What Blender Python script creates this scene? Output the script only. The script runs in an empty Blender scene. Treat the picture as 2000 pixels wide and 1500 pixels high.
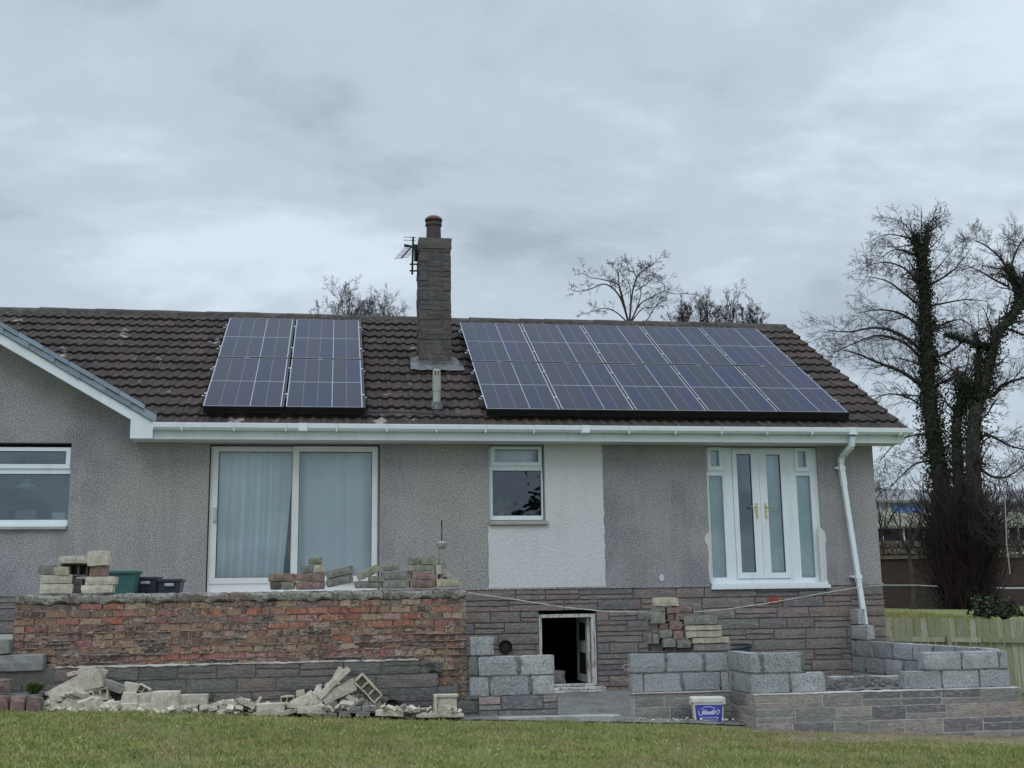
import bpy, math, random
import numpy as np
from mathutils import Vector, Matrix, noise, Euler

# ------------------------------------------------------------------ camera
C = bpy.context.scene.collection
EYE = 1.6
F = 2258.18
yaw, pitch, roll = 0.152986, 0.182838, -0.0148757
cy, sy, cp, sp, cr, sr = math.cos(yaw), math.sin(yaw), math.cos(pitch), math.sin(pitch), math.cos(roll), math.sin(roll)
FW = Vector((sy*cp, cy*cp, sp)); RT = Vector((cy, -sy, 0)); UP = RT.cross(FW)
R2 = cr*RT + sr*UP; U2 = -sr*RT + cr*UP
cam = bpy.data.cameras.new('camera'); co = bpy.data.objects.new('camera', cam); C.objects.link(co)
co.matrix_world = Matrix(((R2.x, U2.x, -FW.x, 0), (R2.y, U2.y, -FW.y, 0), (R2.z, U2.z, -FW.z, EYE), (0, 0, 0, 1)))
cam.sensor_width = 36; cam.lens = F/2000*36; cam.clip_end = 2000; cam.clip_start = .1
bpy.context.scene.camera = co
sc = bpy.context.scene

def ray(x, y): return FW + (x-1000)/F*R2 - (y-750)/F*U2
def at(x, y, Y):
    """point of the place seen at photo pixel x, y on the upright plane Y metres in front of the camera"""
    q = ray(x, y); q = q*(Y/q.y); return Vector((q.x, q.y, q.z+EYE))

# ------------------------------------------------------------------ world, sun, exposure
SUN_EL, SUN_AZ = math.radians(48), math.radians(205)
w = bpy.data.worlds.new("World"); sc.world = w; w.use_nodes = True
nt = w.node_tree; nt.nodes.clear()
def N(t, kind, **kw):
    n = t.nodes.new(kind)
    for k, v in kw.items(): setattr(n, k, v)
    return n
out = N(nt, 'ShaderNodeOutputWorld'); bg = N(nt, 'ShaderNodeBackground')
sky = N(nt, 'ShaderNodeTexSky', sky_type='NISHITA', sun_disc=False, sun_elevation=SUN_EL, sun_rotation=SUN_AZ)
tc = N(nt, 'ShaderNodeTexCoord'); sep = N(nt, 'ShaderNodeSeparateXYZ'); nt.links.new(tc.outputs['Generated'], sep.inputs[0])
def M(t, op, a, b=None, c=None, clamp=False):
    n = N(t, 'ShaderNodeMath', operation=op); n.use_clamp = clamp
    for i, v in enumerate((a, b, c)):
        if v is None: continue
        if isinstance(v, (int, float)): n.inputs[i].default_value = v
        else: t.links.new(v, n.inputs[i])
    return n.outputs[0]
zz = M(nt, 'ADD', M(nt, 'MAXIMUM', sep.outputs[2], 0.0), 0.22)
comb = N(nt, 'ShaderNodeCombineXYZ')
nt.links.new(M(nt, 'DIVIDE', sep.outputs[0], zz), comb.inputs[0]); nt.links.new(M(nt, 'DIVIDE', sep.outputs[1], zz), comb.inputs[1])
comb.inputs[2].default_value = 3.7
n1 = N(nt, 'ShaderNodeTexNoise'); n1.inputs['Scale'].default_value = 1.7; n1.inputs['Detail'].default_value = 6; n1.inputs['Roughness'].default_value = .56; n1.inputs['Distortion'].default_value = .25
nt.links.new(comb.outputs[0], n1.inputs['Vector'])
cr1 = N(nt, 'ShaderNodeValToRGB'); e = cr1.color_ramp; e.interpolation = 'EASE'
e.elements[0].position = .34; e.elements[0].color = (.32, .375, .435, 1)
e.elements[1].position = .66; e.elements[1].color = (.575, .65, .73, 1)
m_ = e.elements.new(.5); m_.color = (.435, .500, .570, 1)
nt.links.new(n1.outputs[0], cr1.inputs[0])
# overcast skies are brightest overhead; the part behind the camera is raised to light the walls
mr = N(nt, 'ShaderNodeMapRange'); mr.inputs[1].default_value = .5; mr.inputs[2].default_value = .95; mr.inputs[3].default_value = 1; mr.inputs[4].default_value = 2.7
nt.links.new(sep.outputs[2], mr.inputs[0])
mb = N(nt, 'ShaderNodeMapRange'); mb.inputs[1].default_value = .1; mb.inputs[2].default_value = -.7; mb.inputs[3].default_value = 1; mb.inputs[4].default_value = 1.1
nt.links.new(sep.outputs[1], mb.inputs[0])
fac = M(nt, 'MULTIPLY', mr.outputs[0], mb.outputs[0])
sc1 = N(nt, 'ShaderNodeVectorMath', operation='SCALE'); nt.links.new(cr1.outputs[0], sc1.inputs[0]); nt.links.new(M(nt, 'MULTIPLY', fac, 10.0), sc1.inputs['Scale'])
mx = N(nt, 'ShaderNodeMix', data_type='RGBA'); mx.inputs[0].default_value = .93
nt.links.new(sky.outputs[0], mx.inputs[6]); nt.links.new(sc1.outputs[0], mx.inputs[7])
nt.links.new(mx.outputs[2], bg.inputs[0]); bg.inputs[1].default_value = .1
nt.links.new(bg.outputs[0], out.inputs[0])
sun = bpy.data.lights.new('sun', 'SUN'); sun.energy = .55; sun.angle = math.radians(25); sun.color = (1, .97, .93)
so = bpy.data.objects.new('sun', sun); C.objects.link(so)
sd = Vector((math.sin(SUN_AZ)*math.cos(SUN_EL), math.cos(SUN_AZ)*math.cos(SUN_EL), math.sin(SUN_EL)))
so.rotation_euler = sd.to_track_quat('Z', 'Y').to_euler(); so.location = (0, -5, 30)
sc.view_settings.view_transform = 'Standard'; sc.view_settings.look = 'None'; sc.view_settings.exposure = 0.34; sc.view_settings.gamma = 1

# ------------------------------------------------------------------ helpers
class MB:
    def __init__(s): s.v = []; s.f = []; s.m = []; s.cm = 0
    def q(s, *idx): s.f.append(tuple(idx)); s.m.append(s.cm)
    def poly(s, pts):
        n = len(s.v); s.v += [tuple(p) for p in pts]; s.q(*range(n, n+len(pts)))
    def box(s, x0, x1, y0, y1, z0, z1, T=None):
        n = len(s.v)
        P = [(x0,y0,z0),(x1,y0,z0),(x1,y1,z0),(x0,y1,z0),(x0,y0,z1),(x1,y0,z1),(x1,y1,z1),(x0,y1,z1)]
        if T: P = [tuple(T @ Vector(p)) for p in P]
        s.v += P
        for a in ((0,3,2,1),(4,5,6,7),(0,1,5,4),(1,2,6,5),(2,3,7,6),(3,0,4,7)): s.q(*[n+i for i in a])
    def rbox(s, size, T, seg=.05, amp=.006, ch=.008, seed=0, fr=9, taper=0, nmax=8):
        """rough stone block: centred on T, broken faces and worn edges"""
        n = [max(1, min(nmax, int(round(d/seg)))) for d in size]; base = len(s.v); ids = {}
        off = Vector((seed*3.17 % 97, seed*7.31 % 89, seed*1.71 % 83))
        h = [d/2 for d in size]
        def vid(i, j, k):
            key = (i, j, k)
            if key in ids: return ids[key]
            p = Vector((size[0]*(i/n[0]-.5), size[1]*(j/n[1]-.5), size[2]*(k/n[2]-.5)))
            ex = (i in (0, n[0])) + (j in (0, n[1])) + (k in (0, n[2]))
            if ex >= 2:
                c = ch*(.5+abs(noise.noise(p*14+off))*2)
                for a in range(3): p[a] -= math.copysign(min(c, h[a]*.6), p[a]) if (abs(abs(p[a])-h[a]) < 1e-6) else 0
            if taper: p.x *= 1-taper*(p.z/h[2])
            p = p + noise.noise_vector(p*fr+off)*amp*2
            ids[key] = len(s.v); s.v.append(tuple(T @ p)); return ids[key]
        for a in range(3):
            b, c = (a+1) % 3, (a+2) % 3
            for side in (0, n[a]):
                for u in range(n[b]):
                    for v in range(n[c]):
                        def mk(du, dv):
                            k = [0, 0, 0]; k[a] = side; k[b] = u+du; k[c] = v+dv; return vid(*k)
                        L = [mk(0,0), mk(1,0), mk(1,1), mk(0,1)]
                        if side == 0: L.reverse()
                        s.q(*L)
    def tube(s, pts, rad, sides=8, caps=True, ref=None):
        pts = [Vector(p) for p in pts]
        if isinstance(rad, (int, float)): rad = [rad]*len(pts)
        rings = []; up = None
        for i, p in enumerate(pts):
            d = (pts[min(i+1, len(pts)-1)]-pts[max(i-1, 0)])
            d = d.normalized() if d.length > 1e-9 else Vector((0, 0, 1))
            if up is None:
                up = Vector((0, 0, 1)) if abs(d.z) < .9 else Vector((1, 0, 0))
            a = d.cross(up)
            if a.length < 1e-4: a = d.cross(Vector((.3, 1, .2)))
            a.normalize(); b = a.cross(d); up = b
            n = len(s.v)
            for k in range(sides):
                t = 2*math.pi*k/sides + (math.pi/4 if sides == 4 else 0)
                s.v.append(tuple(p + (a*math.cos(t)+b*math.sin(t))*rad[i]))
            rings.append(n)
        for i in range(len(rings)-1):
            A, B = rings[i], rings[i+1]
            for k in range(sides):
                k2 = (k+1) % sides; s.q(A+k, A+k2, B+k2, B+k)
        if caps and sides > 2:
            s.q(*[rings[0]+k for k in reversed(range(sides))]); s.q(*[rings[-1]+k for k in range(sides)])
    def lathe(s, prof, cx, cyy, z0, sides=24, closed=True):
        rings = []
        for r, z in prof:
            rings.append(len(s.v))
            for k in range(sides):
                t = 2*math.pi*k/sides; s.v.append((cx+r*math.cos(t), cyy+r*math.sin(t), z0+z))
        for i in range(len(rings)-1):
            for k in range(sides):
                k2 = (k+1) % sides; s.q(rings[i]+k, rings[i]+k2, rings[i+1]+k2, rings[i+1]+k)
        if closed:
            s.q(*[rings[0]+k for k in reversed(range(sides))]); s.q(*[rings[-1]+k for k in range(sides)])
    def holed(s, X0, X1, Z0, Z1, holes, y0, y1):
        """upright slab between y0 (front) and y1 with rectangular openings"""
        xs = sorted({X0, X1, *[h[0] for h in holes], *[h[1] for h in holes]}); zs = sorted({Z0, Z1, *[h[2] for h in holes], *[h[3] for h in holes]})
        xs = [x for x in xs if X0 <= x <= X1]; zs = [z for z in zs if Z0 <= z <= Z1]
        def solid(i, j):
            if i < 0 or j < 0 or i >= len(xs)-1 or j >= len(zs)-1: return False
            x = (xs[i]+xs[i+1])/2; z = (zs[j]+zs[j+1])/2
            return not any(h[0] < x < h[1] and h[2] < z < h[3] for h in holes)
        for i in range(len(xs)-1):
            for j in range(len(zs)-1):
                if not solid(i, j): continue
                a, b, c, d = xs[i], xs[i+1], zs[j], zs[j+1]
                s.poly([(a,y0,c),(b,y0,c),(b,y0,d),(a,y0,d)]); s.poly([(a,y1,c),(a,y1,d),(b,y1,d),(b,y1,c)])
                if not solid(i-1, j): s.poly([(a,y0,c),(a,y0,d),(a,y1,d),(a,y1,c)])
                if not solid(i+1, j): s.poly([(b,y0,c),(b,y1,c),(b,y1,d),(b,y0,d)])
                if not solid(i, j-1): s.poly([(a,y0,c),(a,y1,c),(b,y1,c),(b,y0,c)])
                if not solid(i, j+1): s.poly([(a,y0,d),(b,y0,d),(b,y1,d),(a,y1,d)])
    def build(s, name, mat, parent=None, smooth=False, bevel=0, weld=False):
        me = bpy.data.meshes.new(name); me.from_pydata(s.v, [], s.f)
        mats = mat if isinstance(mat, (list, tuple)) else [mat]
        for m in mats: me.materials.append(m)
        if len(mats) > 1: me.polygons.foreach_set('material_index', s.m)
        if smooth: me.polygons.foreach_set('use_smooth', [True]*len(me.polygons))
        me.update()
        o = bpy.data.objects.new(name, me); C.objects.link(o)
        if parent: o.parent = parent; o.matrix_parent_inverse = pinv(parent)
        if bevel:
            b = o.modifiers.new('bevel', 'BEVEL'); b.width = bevel; b.segments = 2; b.limit_method = 'ANGLE'; b.angle_limit = math.radians(40)
        return o
def pinv(p):
    return Matrix.Translation(-Vector(p.location)) if p.type == 'EMPTY' else Matrix.Identity(4)
def tag(o, label, cat, group=None, kind=None):
    if kind: o['kind'] = kind
    if label: o['label'] = label
    if cat: o['category'] = cat
    if group: o['group'] = group
    return o
def empty(name, loc, label, cat, group=None):
    o = bpy.data.objects.new(name, None); C.objects.link(o); o.location = loc; o.empty_display_size = .2
    return tag(o, label, cat, group)
def struct(o): o['kind'] = 'structure'; return o
T3 = Matrix.Translation
def TR(x, y, z, rx=0, ry=0, rz=0): return T3((x, y, z)) @ Euler((math.radians(rx), math.radians(ry), math.radians(rz))).to_matrix().to_4x4()

# ------------------------------------------------------------------ materials
def mat(name, col, rough=.85, noises=(), bump=None, metal=0, spec=.3, island=None, stretch=None, objrand=0, coat=0, trans=None):
    """noises: (scale, detail, lo, hi, colour, strength) patches mixed over the base colour; bump: (scale, distance)"""
    m = bpy.data.materials.new(name); m.use_nodes = True; t = m.node_tree; b = t.nodes['Principled BSDF']
    b.inputs['Roughness'].default_value = rough; b.inputs['Metallic'].default_value = metal; b.inputs['Specular IOR Level'].default_value = spec
    if coat: b.inputs['Coat Weight'].default_value = coat
    tcn = N(t, 'ShaderNodeTexCoord'); vec = tcn.outputs['Object']
    if stretch:
        mp = N(t, 'ShaderNodeMapping'); mp.inputs['Scale'].default_value = stretch; t.links.new(vec, mp.inputs[0]); vec = mp.outputs[0]
    cur = None
    if island:
        g = N(t, 'ShaderNodeNewGeometry'); rp = N(t, 'ShaderNodeValToRGB'); rp.color_ramp.interpolation = 'CONSTANT'
        el = rp.color_ramp.elements
        for i, c in enumerate(island):
            if i < 2: el[i].position = i/len(island); el[i].color = (*c, 1)
            else: x = el.new(i/len(island)); x.color = (*c, 1)
        t.links.new(g.outputs['Random Per Island'], rp.inputs[0]); cur = rp.outputs[0]
    else:
        r = N(t, 'ShaderNodeRGB'); r.outputs[0].default_value = (*col, 1); cur = r.outputs[0]
    if objrand:
        oi = N(t, 'ShaderNodeObjectInfo'); hv = N(t, 'ShaderNodeHueSaturation'); t.links.new(cur, hv.inputs['Color'])
        v = M(t, 'ADD', M(t, 'MULTIPLY', oi.outputs['Random'], objrand*2), 1-objrand); t.links.new(v, hv.inputs['Value']); cur = hv.outputs[0]
    for (s_, d_, lo, hi, c_, st_, *own) in noises:
        vec_ = vec
        if own:
            mp2 = N(t, 'ShaderNodeMapping'); mp2.inputs['Scale'].default_value = own[0]; t.links.new(tcn.outputs['Object'], mp2.inputs[0]); vec_ = mp2.outputs[0]
        nn = N(t, 'ShaderNodeTexNoise'); nn.inputs['Scale'].default_value = s_; nn.inputs['Detail'].default_value = d_; nn.inputs['Roughness'].default_value = .6
        t.links.new(vec_, nn.inputs['Vector'])
        mrn = N(t, 'ShaderNodeMapRange'); mrn.inputs[1].default_value = lo; mrn.inputs[2].default_value = hi; mrn.inputs[3].default_value = 0; mrn.inputs[4].default_value = st_
        t.links.new(nn.outputs[0], mrn.inputs[0])
        mi = N(t, 'ShaderNodeMix', data_type='RGBA'); t.links.new(mrn.outputs[0], mi.inputs[0]); t.links.new(cur, mi.inputs[6]); mi.inputs[7].default_value = (*c_, 1); cur = mi.outputs[2]
    t.links.new(cur, b.inputs['Base Color'])
    if bump:
        bn = N(t, 'ShaderNodeTexNoise'); bn.inputs['Scale'].default_value = bump[0]; bn.inputs['Detail'].default_value = 4; bn.inputs['Roughness'].default_value = .65
        t.links.new(vec, bn.inputs['Vector'])
        bp = N(t, 'ShaderNodeBump'); bp.inputs['Distance'].default_value = bump[1]; bp.inputs['Strength'].default_value = 1
        t.links.new(bn.outputs[0], bp.inputs['Height']); t.links.new(bp.outputs[0], b.inputs['Normal'])
    return m
MT = {}
MT['roughcast'] = mat('roughcast_grey', (.282,.278,.288), .95, [(1.1,3,.42,.62,(.35,.335,.355),.8), (1.5,5,.5,.64,(.20,.19,.215),.75), (.55,2,.48,.62,(.35,.355,.32),.75), (3.2,4,.52,.66,(.185,.18,.18),.28,(1,1,.10)), (9,3,.55,.68,(.40,.395,.38),.35,(1,1,.08)), (62,2,.5,.6,(.085,.085,.09),.72), (80,2,.53,.62,(.64,.63,.63),.6)], (60,.014))
MT['white_render'] = mat('white_roughcast', (.61,.61,.625), .9, [(1.3,3,.4,.7,(.62,.65,.63),.5), (64,2,.54,.64,(.36,.36,.40),.5), (3,3,.55,.75,(.60,.58,.58),.4), (4,4,.5,.66,(.50,.50,.48),.4,(1,1,.12))], (38,.012))
MT['reveal'] = mat('smooth_render', (.36,.36,.36), .9, [(6,4,.4,.7,(.26,.26,.26),.6)], (30,.003))
PAL = [(.235,.20,.18),(.19,.18,.18),(.26,.20,.18),(.20,.20,.18),(.27,.225,.20),(.165,.16,.17),(.24,.215,.20),(.20,.21,.18),(.22,.185,.17)]
MT['stone'] = mat('walling_stone', (.2,.2,.2), .9, [(5,5,.45,.66,(.13,.12,.12),.6), (14,4,.5,.62,(.34,.31,.28),.5), (2,3,.52,.66,(.27,.17,.14),.5), (30,2,.5,.62,(.07,.065,.065),.55)], (16,.010), island=PAL, stretch=(1,1,4.2))
PALF = [(.27,.24,.23),(.17,.16,.17),(.33,.26,.25),(.22,.225,.205),(.33,.295,.265),(.145,.14,.155),(.28,.26,.245),(.235,.25,.22)]
MT['stone_front'] = mat('pale_walling_stone', (.2,.2,.2), .9, [(6,5,.45,.66,(.15,.14,.14),.55), (18,3,.5,.65,(.40,.38,.35),.5), (34,2,.52,.64,(.09,.09,.09),.5)], (20,.008), island=PALF, stretch=(1,1,2.8))
MT['stone_dark'] = mat('mossy_walling_stone', (.2,.2,.2), .95, [(6,5,.45,.66,(.10,.095,.09),.6), (18,3,.52,.64,(.30,.28,.245),.5), (34,2,.5,.62,(.05,.05,.05),.5)], (24,.014), island=[(.20,.18,.165),(.155,.15,.145),(.22,.175,.16),(.17,.175,.155),(.13,.125,.13)], stretch=(1,1,3.4))
MT['stone_chim'] = mat('chimney_stone', (.2,.2,.2), .95, [(9,5,.45,.7,(.085,.08,.08),.6), (24,3,.52,.66,(.20,.18,.16),.5), (50,2,.5,.64,(.05,.05,.05),.5)], (24,.014), island=[(.105,.092,.092),(.08,.078,.084),(.115,.098,.094),(.09,.088,.092)], stretch=(1,1,2.6))
MT['mortar'] = mat('mortar', (.27,.26,.25), .95, [(12,4,.4,.7,(.17,.16,.155),.7)], (60,.004))
MT['mortar_dark'] = mat('weathered_mortar', (.13,.12,.115), .95, [(12,4,.4,.7,(.07,.07,.07),.7)], (60,.004))
MT['mortar_pale'] = mat('pale_mortar', (.50,.485,.465), .95, [(7,4,.45,.65,(.30,.29,.28),.7)], (60,.004))
MT['brick'] = mat('old_brick', (.3,.12,.08), .92, [(7,4,.5,.66,(.07,.05,.045),.75), (18,3,.55,.7,(.42,.36,.29),.45), (2.2,3,.52,.68,(.19,.15,.125),.6), (50,2,.52,.66,(.05,.035,.03),.5)], (40,.008),
   island=[(.40,.15,.095),(.30,.19,.12),(.25,.12,.09),(.34,.23,.15),(.20,.12,.09),(.36,.14,.10),(.27,.20,.14),(.30,.115,.10),(.22,.155,.11)], stretch=(2.2,1,.8))
MT['smear'] = mat('brick_mortar_smears', (.22,.175,.15), .95, [(3,4,.45,.62,(.33,.27,.22),.6), (5,4,.50,.64,(.075,.06,.055),.8), (1.1,3,.5,.62,(.19,.125,.13),.6), (16,4,.57,.66,(.56,.51,.45),.7), (40,2,.5,.62,(.06,.05,.045),.5)], (50,.010), stretch=(1,1,2))
MT['coping'] = mat('gravelly_old_concrete', (.30,.29,.26), .95, [(4,4,.45,.62,(.14,.12,.11),.8), (40,2,.5,.6,(.06,.06,.055),.7), (20,2,.56,.66,(.40,.41,.34),.6), (2,3,.55,.7,(.22,.14,.13),.6)], (45,.014))
MT['block'] = mat('concrete_block', (.34,.355,.37), .95, [(1.6,3,.45,.62,(.28,.305,.31),.7), (5,4,.5,.66,(.235,.245,.25),.6), (.9,5,.52,.66,(.20,.215,.21),.6), (48,2,.53,.62,(.11,.115,.12),.6), (62,2,.55,.63,(.60,.62,.64),.5)], (70,.007), island=[(.34,.355,.37),(.26,.275,.285),(.41,.42,.425),(.30,.325,.33)])
MT['block_mortar'] = mat('wet_block_mortar', (.145,.155,.155), .95, [(8,4,.4,.7,(.14,.15,.145),.7), (50,2,.55,.66,(.28,.29,.29),.4)], (40,.006))
MT['concrete'] = mat('pale_concrete', (.36,.36,.34), .95, [(3,4,.4,.7,(.26,.26,.24),.7), (50,2,.54,.64,(.16,.16,.15),.5)], (50,.006))
MT['dirt'] = mat('dusty_concrete_ground', (.20,.205,.20), .97, [(3,5,.42,.66,(.12,.12,.115),.8), (16,4,.54,.66,(.30,.30,.29),.6)], (26,.02))
MT['gravel'] = mat('dark_gravel', (.13,.13,.132), .95, [(30,2,.5,.65,(.20,.20,.20),.6)], (40,.02))
MT['upvc'] = mat('white_upvc', (.70,.765,.80), .38, [(2,3,.5,.8,(.62,.67,.68),.5), (7,4,.54,.68,(.50,.54,.53),.35,(1,1,.2))], None, spec=.4)
MT['upvc_old'] = mat('aged_white_upvc', (.66,.67,.66), .45, [(3,4,.45,.75,(.50,.51,.49),.5)], None, spec=.35)
MT['wood_white'] = mat('flaking_white_paint', (.55,.55,.53), .8, [(12,5,.5,.62,(.13,.12,.11),.8)], (30,.004), stretch=(3,3,.5))
MT['sill'] = mat('stone_sill', (.36,.36,.33), .9, [(6,4,.45,.7,(.24,.24,.22),.7)], (40,.004))
MT['tile'] = mat('concrete_roof_tile', (.075,.055,.05), .92, [(.9,4,.50,.64,(.056,.049,.036),.75), (7,4,.60,.70,(.14,.125,.11),.55), (30,3,.50,.64,(.018,.014,.014),.7), (55,2,.61,.68,(.26,.24,.21),.45), (2.6,5,.650,.69,(.34,.31,.29),.75)], (34,.006),
   island=[(.053,.037,.034),(.040,.030,.030),(.058,.040,.036),(.035,.028,.028),(.051,.038,.034),(.074,.053,.046),(.043,.034,.032),(.053,.041,.038)])
MT['ridge'] = mat('ridge_tile', (.07,.06,.058), .95, [(5,5,.50,.66,(.15,.14,.125),.6), (1.2,3,.55,.7,(.10,.115,.06),.6), (30,3,.5,.65,(.04,.035,.035),.6)], (30,.01), island=[(.065,.054,.053),(.08,.068,.064),(.055,.05,.048)])
MT['slate'] = mat('blue_slate', (.12,.155,.185), .6, [(3,4,.45,.7,(.17,.21,.24),.6), (24,3,.52,.7,(.07,.09,.10),.5)], (24,.003), island=[(.13,.165,.195),(.10,.13,.16),(.15,.19,.215),(.115,.145,.165)])
MT['lead'] = mat('lead_flashing', (.13,.14,.145), .65, [(5,4,.45,.64,(.06,.065,.07),.8), (12,4,.55,.66,(.30,.31,.30),.65), (3,3,.55,.68,(.13,.115,.095),.6)], (14,.012), metal=.1)
MT['pot'] = mat('dark_clay_pot', (.055,.042,.045), .6, [(8,4,.5,.7,(.10,.065,.055),.6)], (20,.004))
MT['cowl'] = mat('clay_cowl', (.13,.075,.06), .7, [(8,4,.5,.7,(.07,.05,.045),.6)], (20,.004))
MT['metal_dark'] = mat('dark_metal', (.03,.035,.04), .5, metal=.6)
MT['alu'] = mat('aluminium', (.40,.42,.46), .35, metal=.7)
MT['brass'] = mat('brass', (.55,.45,.22), .3, metal=.8)
MT['steel'] = mat('satin_steel', (.55,.57,.58), .35, metal=.7)
MT['black'] = mat('black_plastic', (.015,.015,.018), .5)
MT['room'] = mat('sky_tinted_room', (.085,.12,.18), .9)  # blue wall tone stands in for sky mirrored in the panes
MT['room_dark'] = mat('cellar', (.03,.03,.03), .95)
MT['curtain'] = mat('pale_curtain', (.86,.90,.88), .85, [(2,3,.45,.7,(.76,.81,.80),.6)])
MT['net'] = mat('net_blind', (.62,.72,.70), .85, [(3,3,.45,.7,(.45,.54,.53),.7)])
MT['green_tub'] = mat('green_plastic', (.045,.12,.11), .45, [(5,3,.5,.7,(.09,.22,.19),.5)])
MT['dark_tub'] = mat('dark_blue_grey_plastic', (.03,.038,.05), .45)
MT['terracotta'] = mat('terracotta', (.38,.11,.08), .8, [(20,3,.5,.7,(.2,.06,.05),.6)])
MT['sandstone'] = mat('brown_sandstone', (.20,.13,.12), .95, [(5,4,.45,.7,(.13,.09,.085),.7), (30,2,.55,.66,(.30,.24,.21),.5)], (30,.008), island=[(.21,.135,.12),(.17,.125,.115),(.24,.16,.14)])
def rub(name, c, d, l): return mat(name, c, .95, [(5,4,.45,.66,d,.75), (26,3,.54,.66,l,.6), (60,2,.57,.66,tuple(k*.35 for k in c),.5)], (32,.005), objrand=.2)
RUB = {'pale': rub('pale_rubble', (.53,.49,.41), (.36,.325,.265), (.68,.64,.56)), 'cream': rub('cream_rubble', (.42,.385,.30), (.29,.26,.20), (.56,.53,.44)),
 'grey': rub('grey_rubble', (.24,.235,.215), (.15,.145,.13), (.36,.35,.32)), 'dark': rub('dark_rubble', (.12,.115,.105), (.07,.065,.06), (.22,.21,.19)),
 'brown': rub('brown_rubble', (.23,.155,.13), (.14,.10,.09), (.34,.27,.22)), 'moss': rub('mossy_rubble', (.27,.265,.205), (.16,.16,.12), (.40,.39,.30)),
 'pink': rub('pinkish_rubble', (.27,.175,.165), (.17,.12,.11), (.40,.31,.29))}

def glass_mat(name, refl=.10, tint=(.80,.86,.88), rough=.004):
    m = bpy.data.materials.new(name); m.use_nodes = True; t = m.node_tree; t.nodes.clear()
    o = N(t, 'ShaderNodeOutputMaterial'); tr = N(t, 'ShaderNodeBsdfTransparent'); tr.inputs[0].default_value = (*tint, 1)
    gl = N(t, 'ShaderNodeBsdfGlossy'); gl.inputs['Roughness'].default_value = rough; gl.inputs[0].default_value = (.84,.92,1,1)
    fr = N(t, 'ShaderNodeFresnel'); fr.inputs[0].default_value = 1.5
    nz = N(t, 'ShaderNodeTexNoise'); nz.inputs['Scale'].default_value = 1.4; tcx = N(t, 'ShaderNodeTexCoord'); t.links.new(tcx.outputs['Object'], nz.inputs['Vector'])
    bp = N(t, 'ShaderNodeBump'); bp.inputs['Distance'].default_value = .006; t.links.new(nz.outputs[0], bp.inputs['Height']); t.links.new(bp.outputs[0], gl.inputs['Normal'])
    mxs = N(t, 'ShaderNodeMixShader'); t.links.new(M(t, 'ADD', fr.outputs[0], refl-.04, clamp=True), mxs.inputs[0])
    t.links.new(tr.outputs[0], mxs.inputs[1]); t.links.new(gl.outputs[0], mxs.inputs[2]); t.links.new(mxs.outputs[0], o.inputs[0]); return m
MT['glass'] = glass_mat('double_glazing', .06, (.92,.95,.96))
MT['glass_dark'] = glass_mat('french_door_glass', .10, (.86,.92,.92))

def solar_mat():
    m = bpy.data.materials.new('solar_glass'); m.use_nodes = True; t = m.node_tree; b = t.nodes['Principled BSDF']
    tcn = N(t, 'ShaderNodeTexCoord'); sp_ = N(t, 'ShaderNodeSeparateXYZ'); t.links.new(tcn.outputs['UV'], sp_.inputs[0])
    def line(v, n, wd):   # thin white lines at n divisions
        f = M(t, 'FRACT', M(t, 'ADD', M(t, 'MULTIPLY', v, n), .5)); return M(t, 'LESS_THAN', M(t, 'ABSOLUTE', M(t, 'SUBTRACT', f, .5)), wd*n/2)
    u, v = sp_.outputs[0], sp_.outputs[1]
    l1 = line(u, 5, .0060); l2 = M(t, 'LESS_THAN', M(t, 'ABSOLUTE', M(t, 'SUBTRACT', u, .6)), .0050)
    l3 = M(t, 'LESS_THAN', M(t, 'ABSOLUTE', M(t, 'SUBTRACT', v, .5)), .0036)
    ln = M(t, 'MAXIMUM', M(t, 'MULTIPLY', l1, .42), M(t, 'MAXIMUM', l2, l3))
    # fine finger rows
    fr_ = M(t, 'FRACT', M(t, 'MULTIPLY', v, 24)); row = M(t, 'MULTIPLY', M(t, 'LESS_THAN', fr_, .16), .10)
    # cell-to-cell tint
    cmb = N(t, 'ShaderNodeCombineXYZ'); t.links.new(M(t, 'FLOOR', M(t, 'MULTIPLY', u, 5)), cmb.inputs[0]); t.links.new(M(t, 'FLOOR', M(t, 'MULTIPLY', v, 2)), cmb.inputs[1])
    oi = N(t, 'ShaderNodeObjectInfo'); t.links.new(M(t, 'MULTIPLY', oi.outputs['Random'], 40), cmb.inputs[2])
    wn = N(t, 'ShaderNodeTexWhiteNoise', noise_dimensions='3D'); t.links.new(cmb.outputs[0], wn.inputs['Vector'])
    rp = N(t, 'ShaderNodeValToRGB'); el = rp.color_ramp.elements; el[0].color = (.006,.012,.052,1); el[1].color = (.016,.015,.056,1)
    x = el.new(.35); x.color = (.009,.017,.036,1); x = el.new(.7); x.color = (.016,.014,.034,1)
    t.links.new(wn.outputs[0], rp.inputs[0])
    m1 = N(t, 'ShaderNodeMix', data_type='RGBA'); t.links.new(row, m1.inputs[0]); t.links.new(rp.outputs[0], m1.inputs[6]); m1.inputs[7].default_value = (.10,.12,.19,1)
    m2 = N(t, 'ShaderNodeMix', data_type='RGBA'); t.links.new(ln, m2.inputs[0]); t.links.new(m1.outputs[2], m2.inputs[6]); m2.inputs[7].default_value = (.30,.33,.41,1)
    t.links.new(m2.outputs[2], b.inputs['Base Color']); b.inputs['Roughness'].default_value = .3; b.inputs['Specular IOR Level'].default_value = .13
    return m
MT['solar'] = solar_mat()

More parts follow.
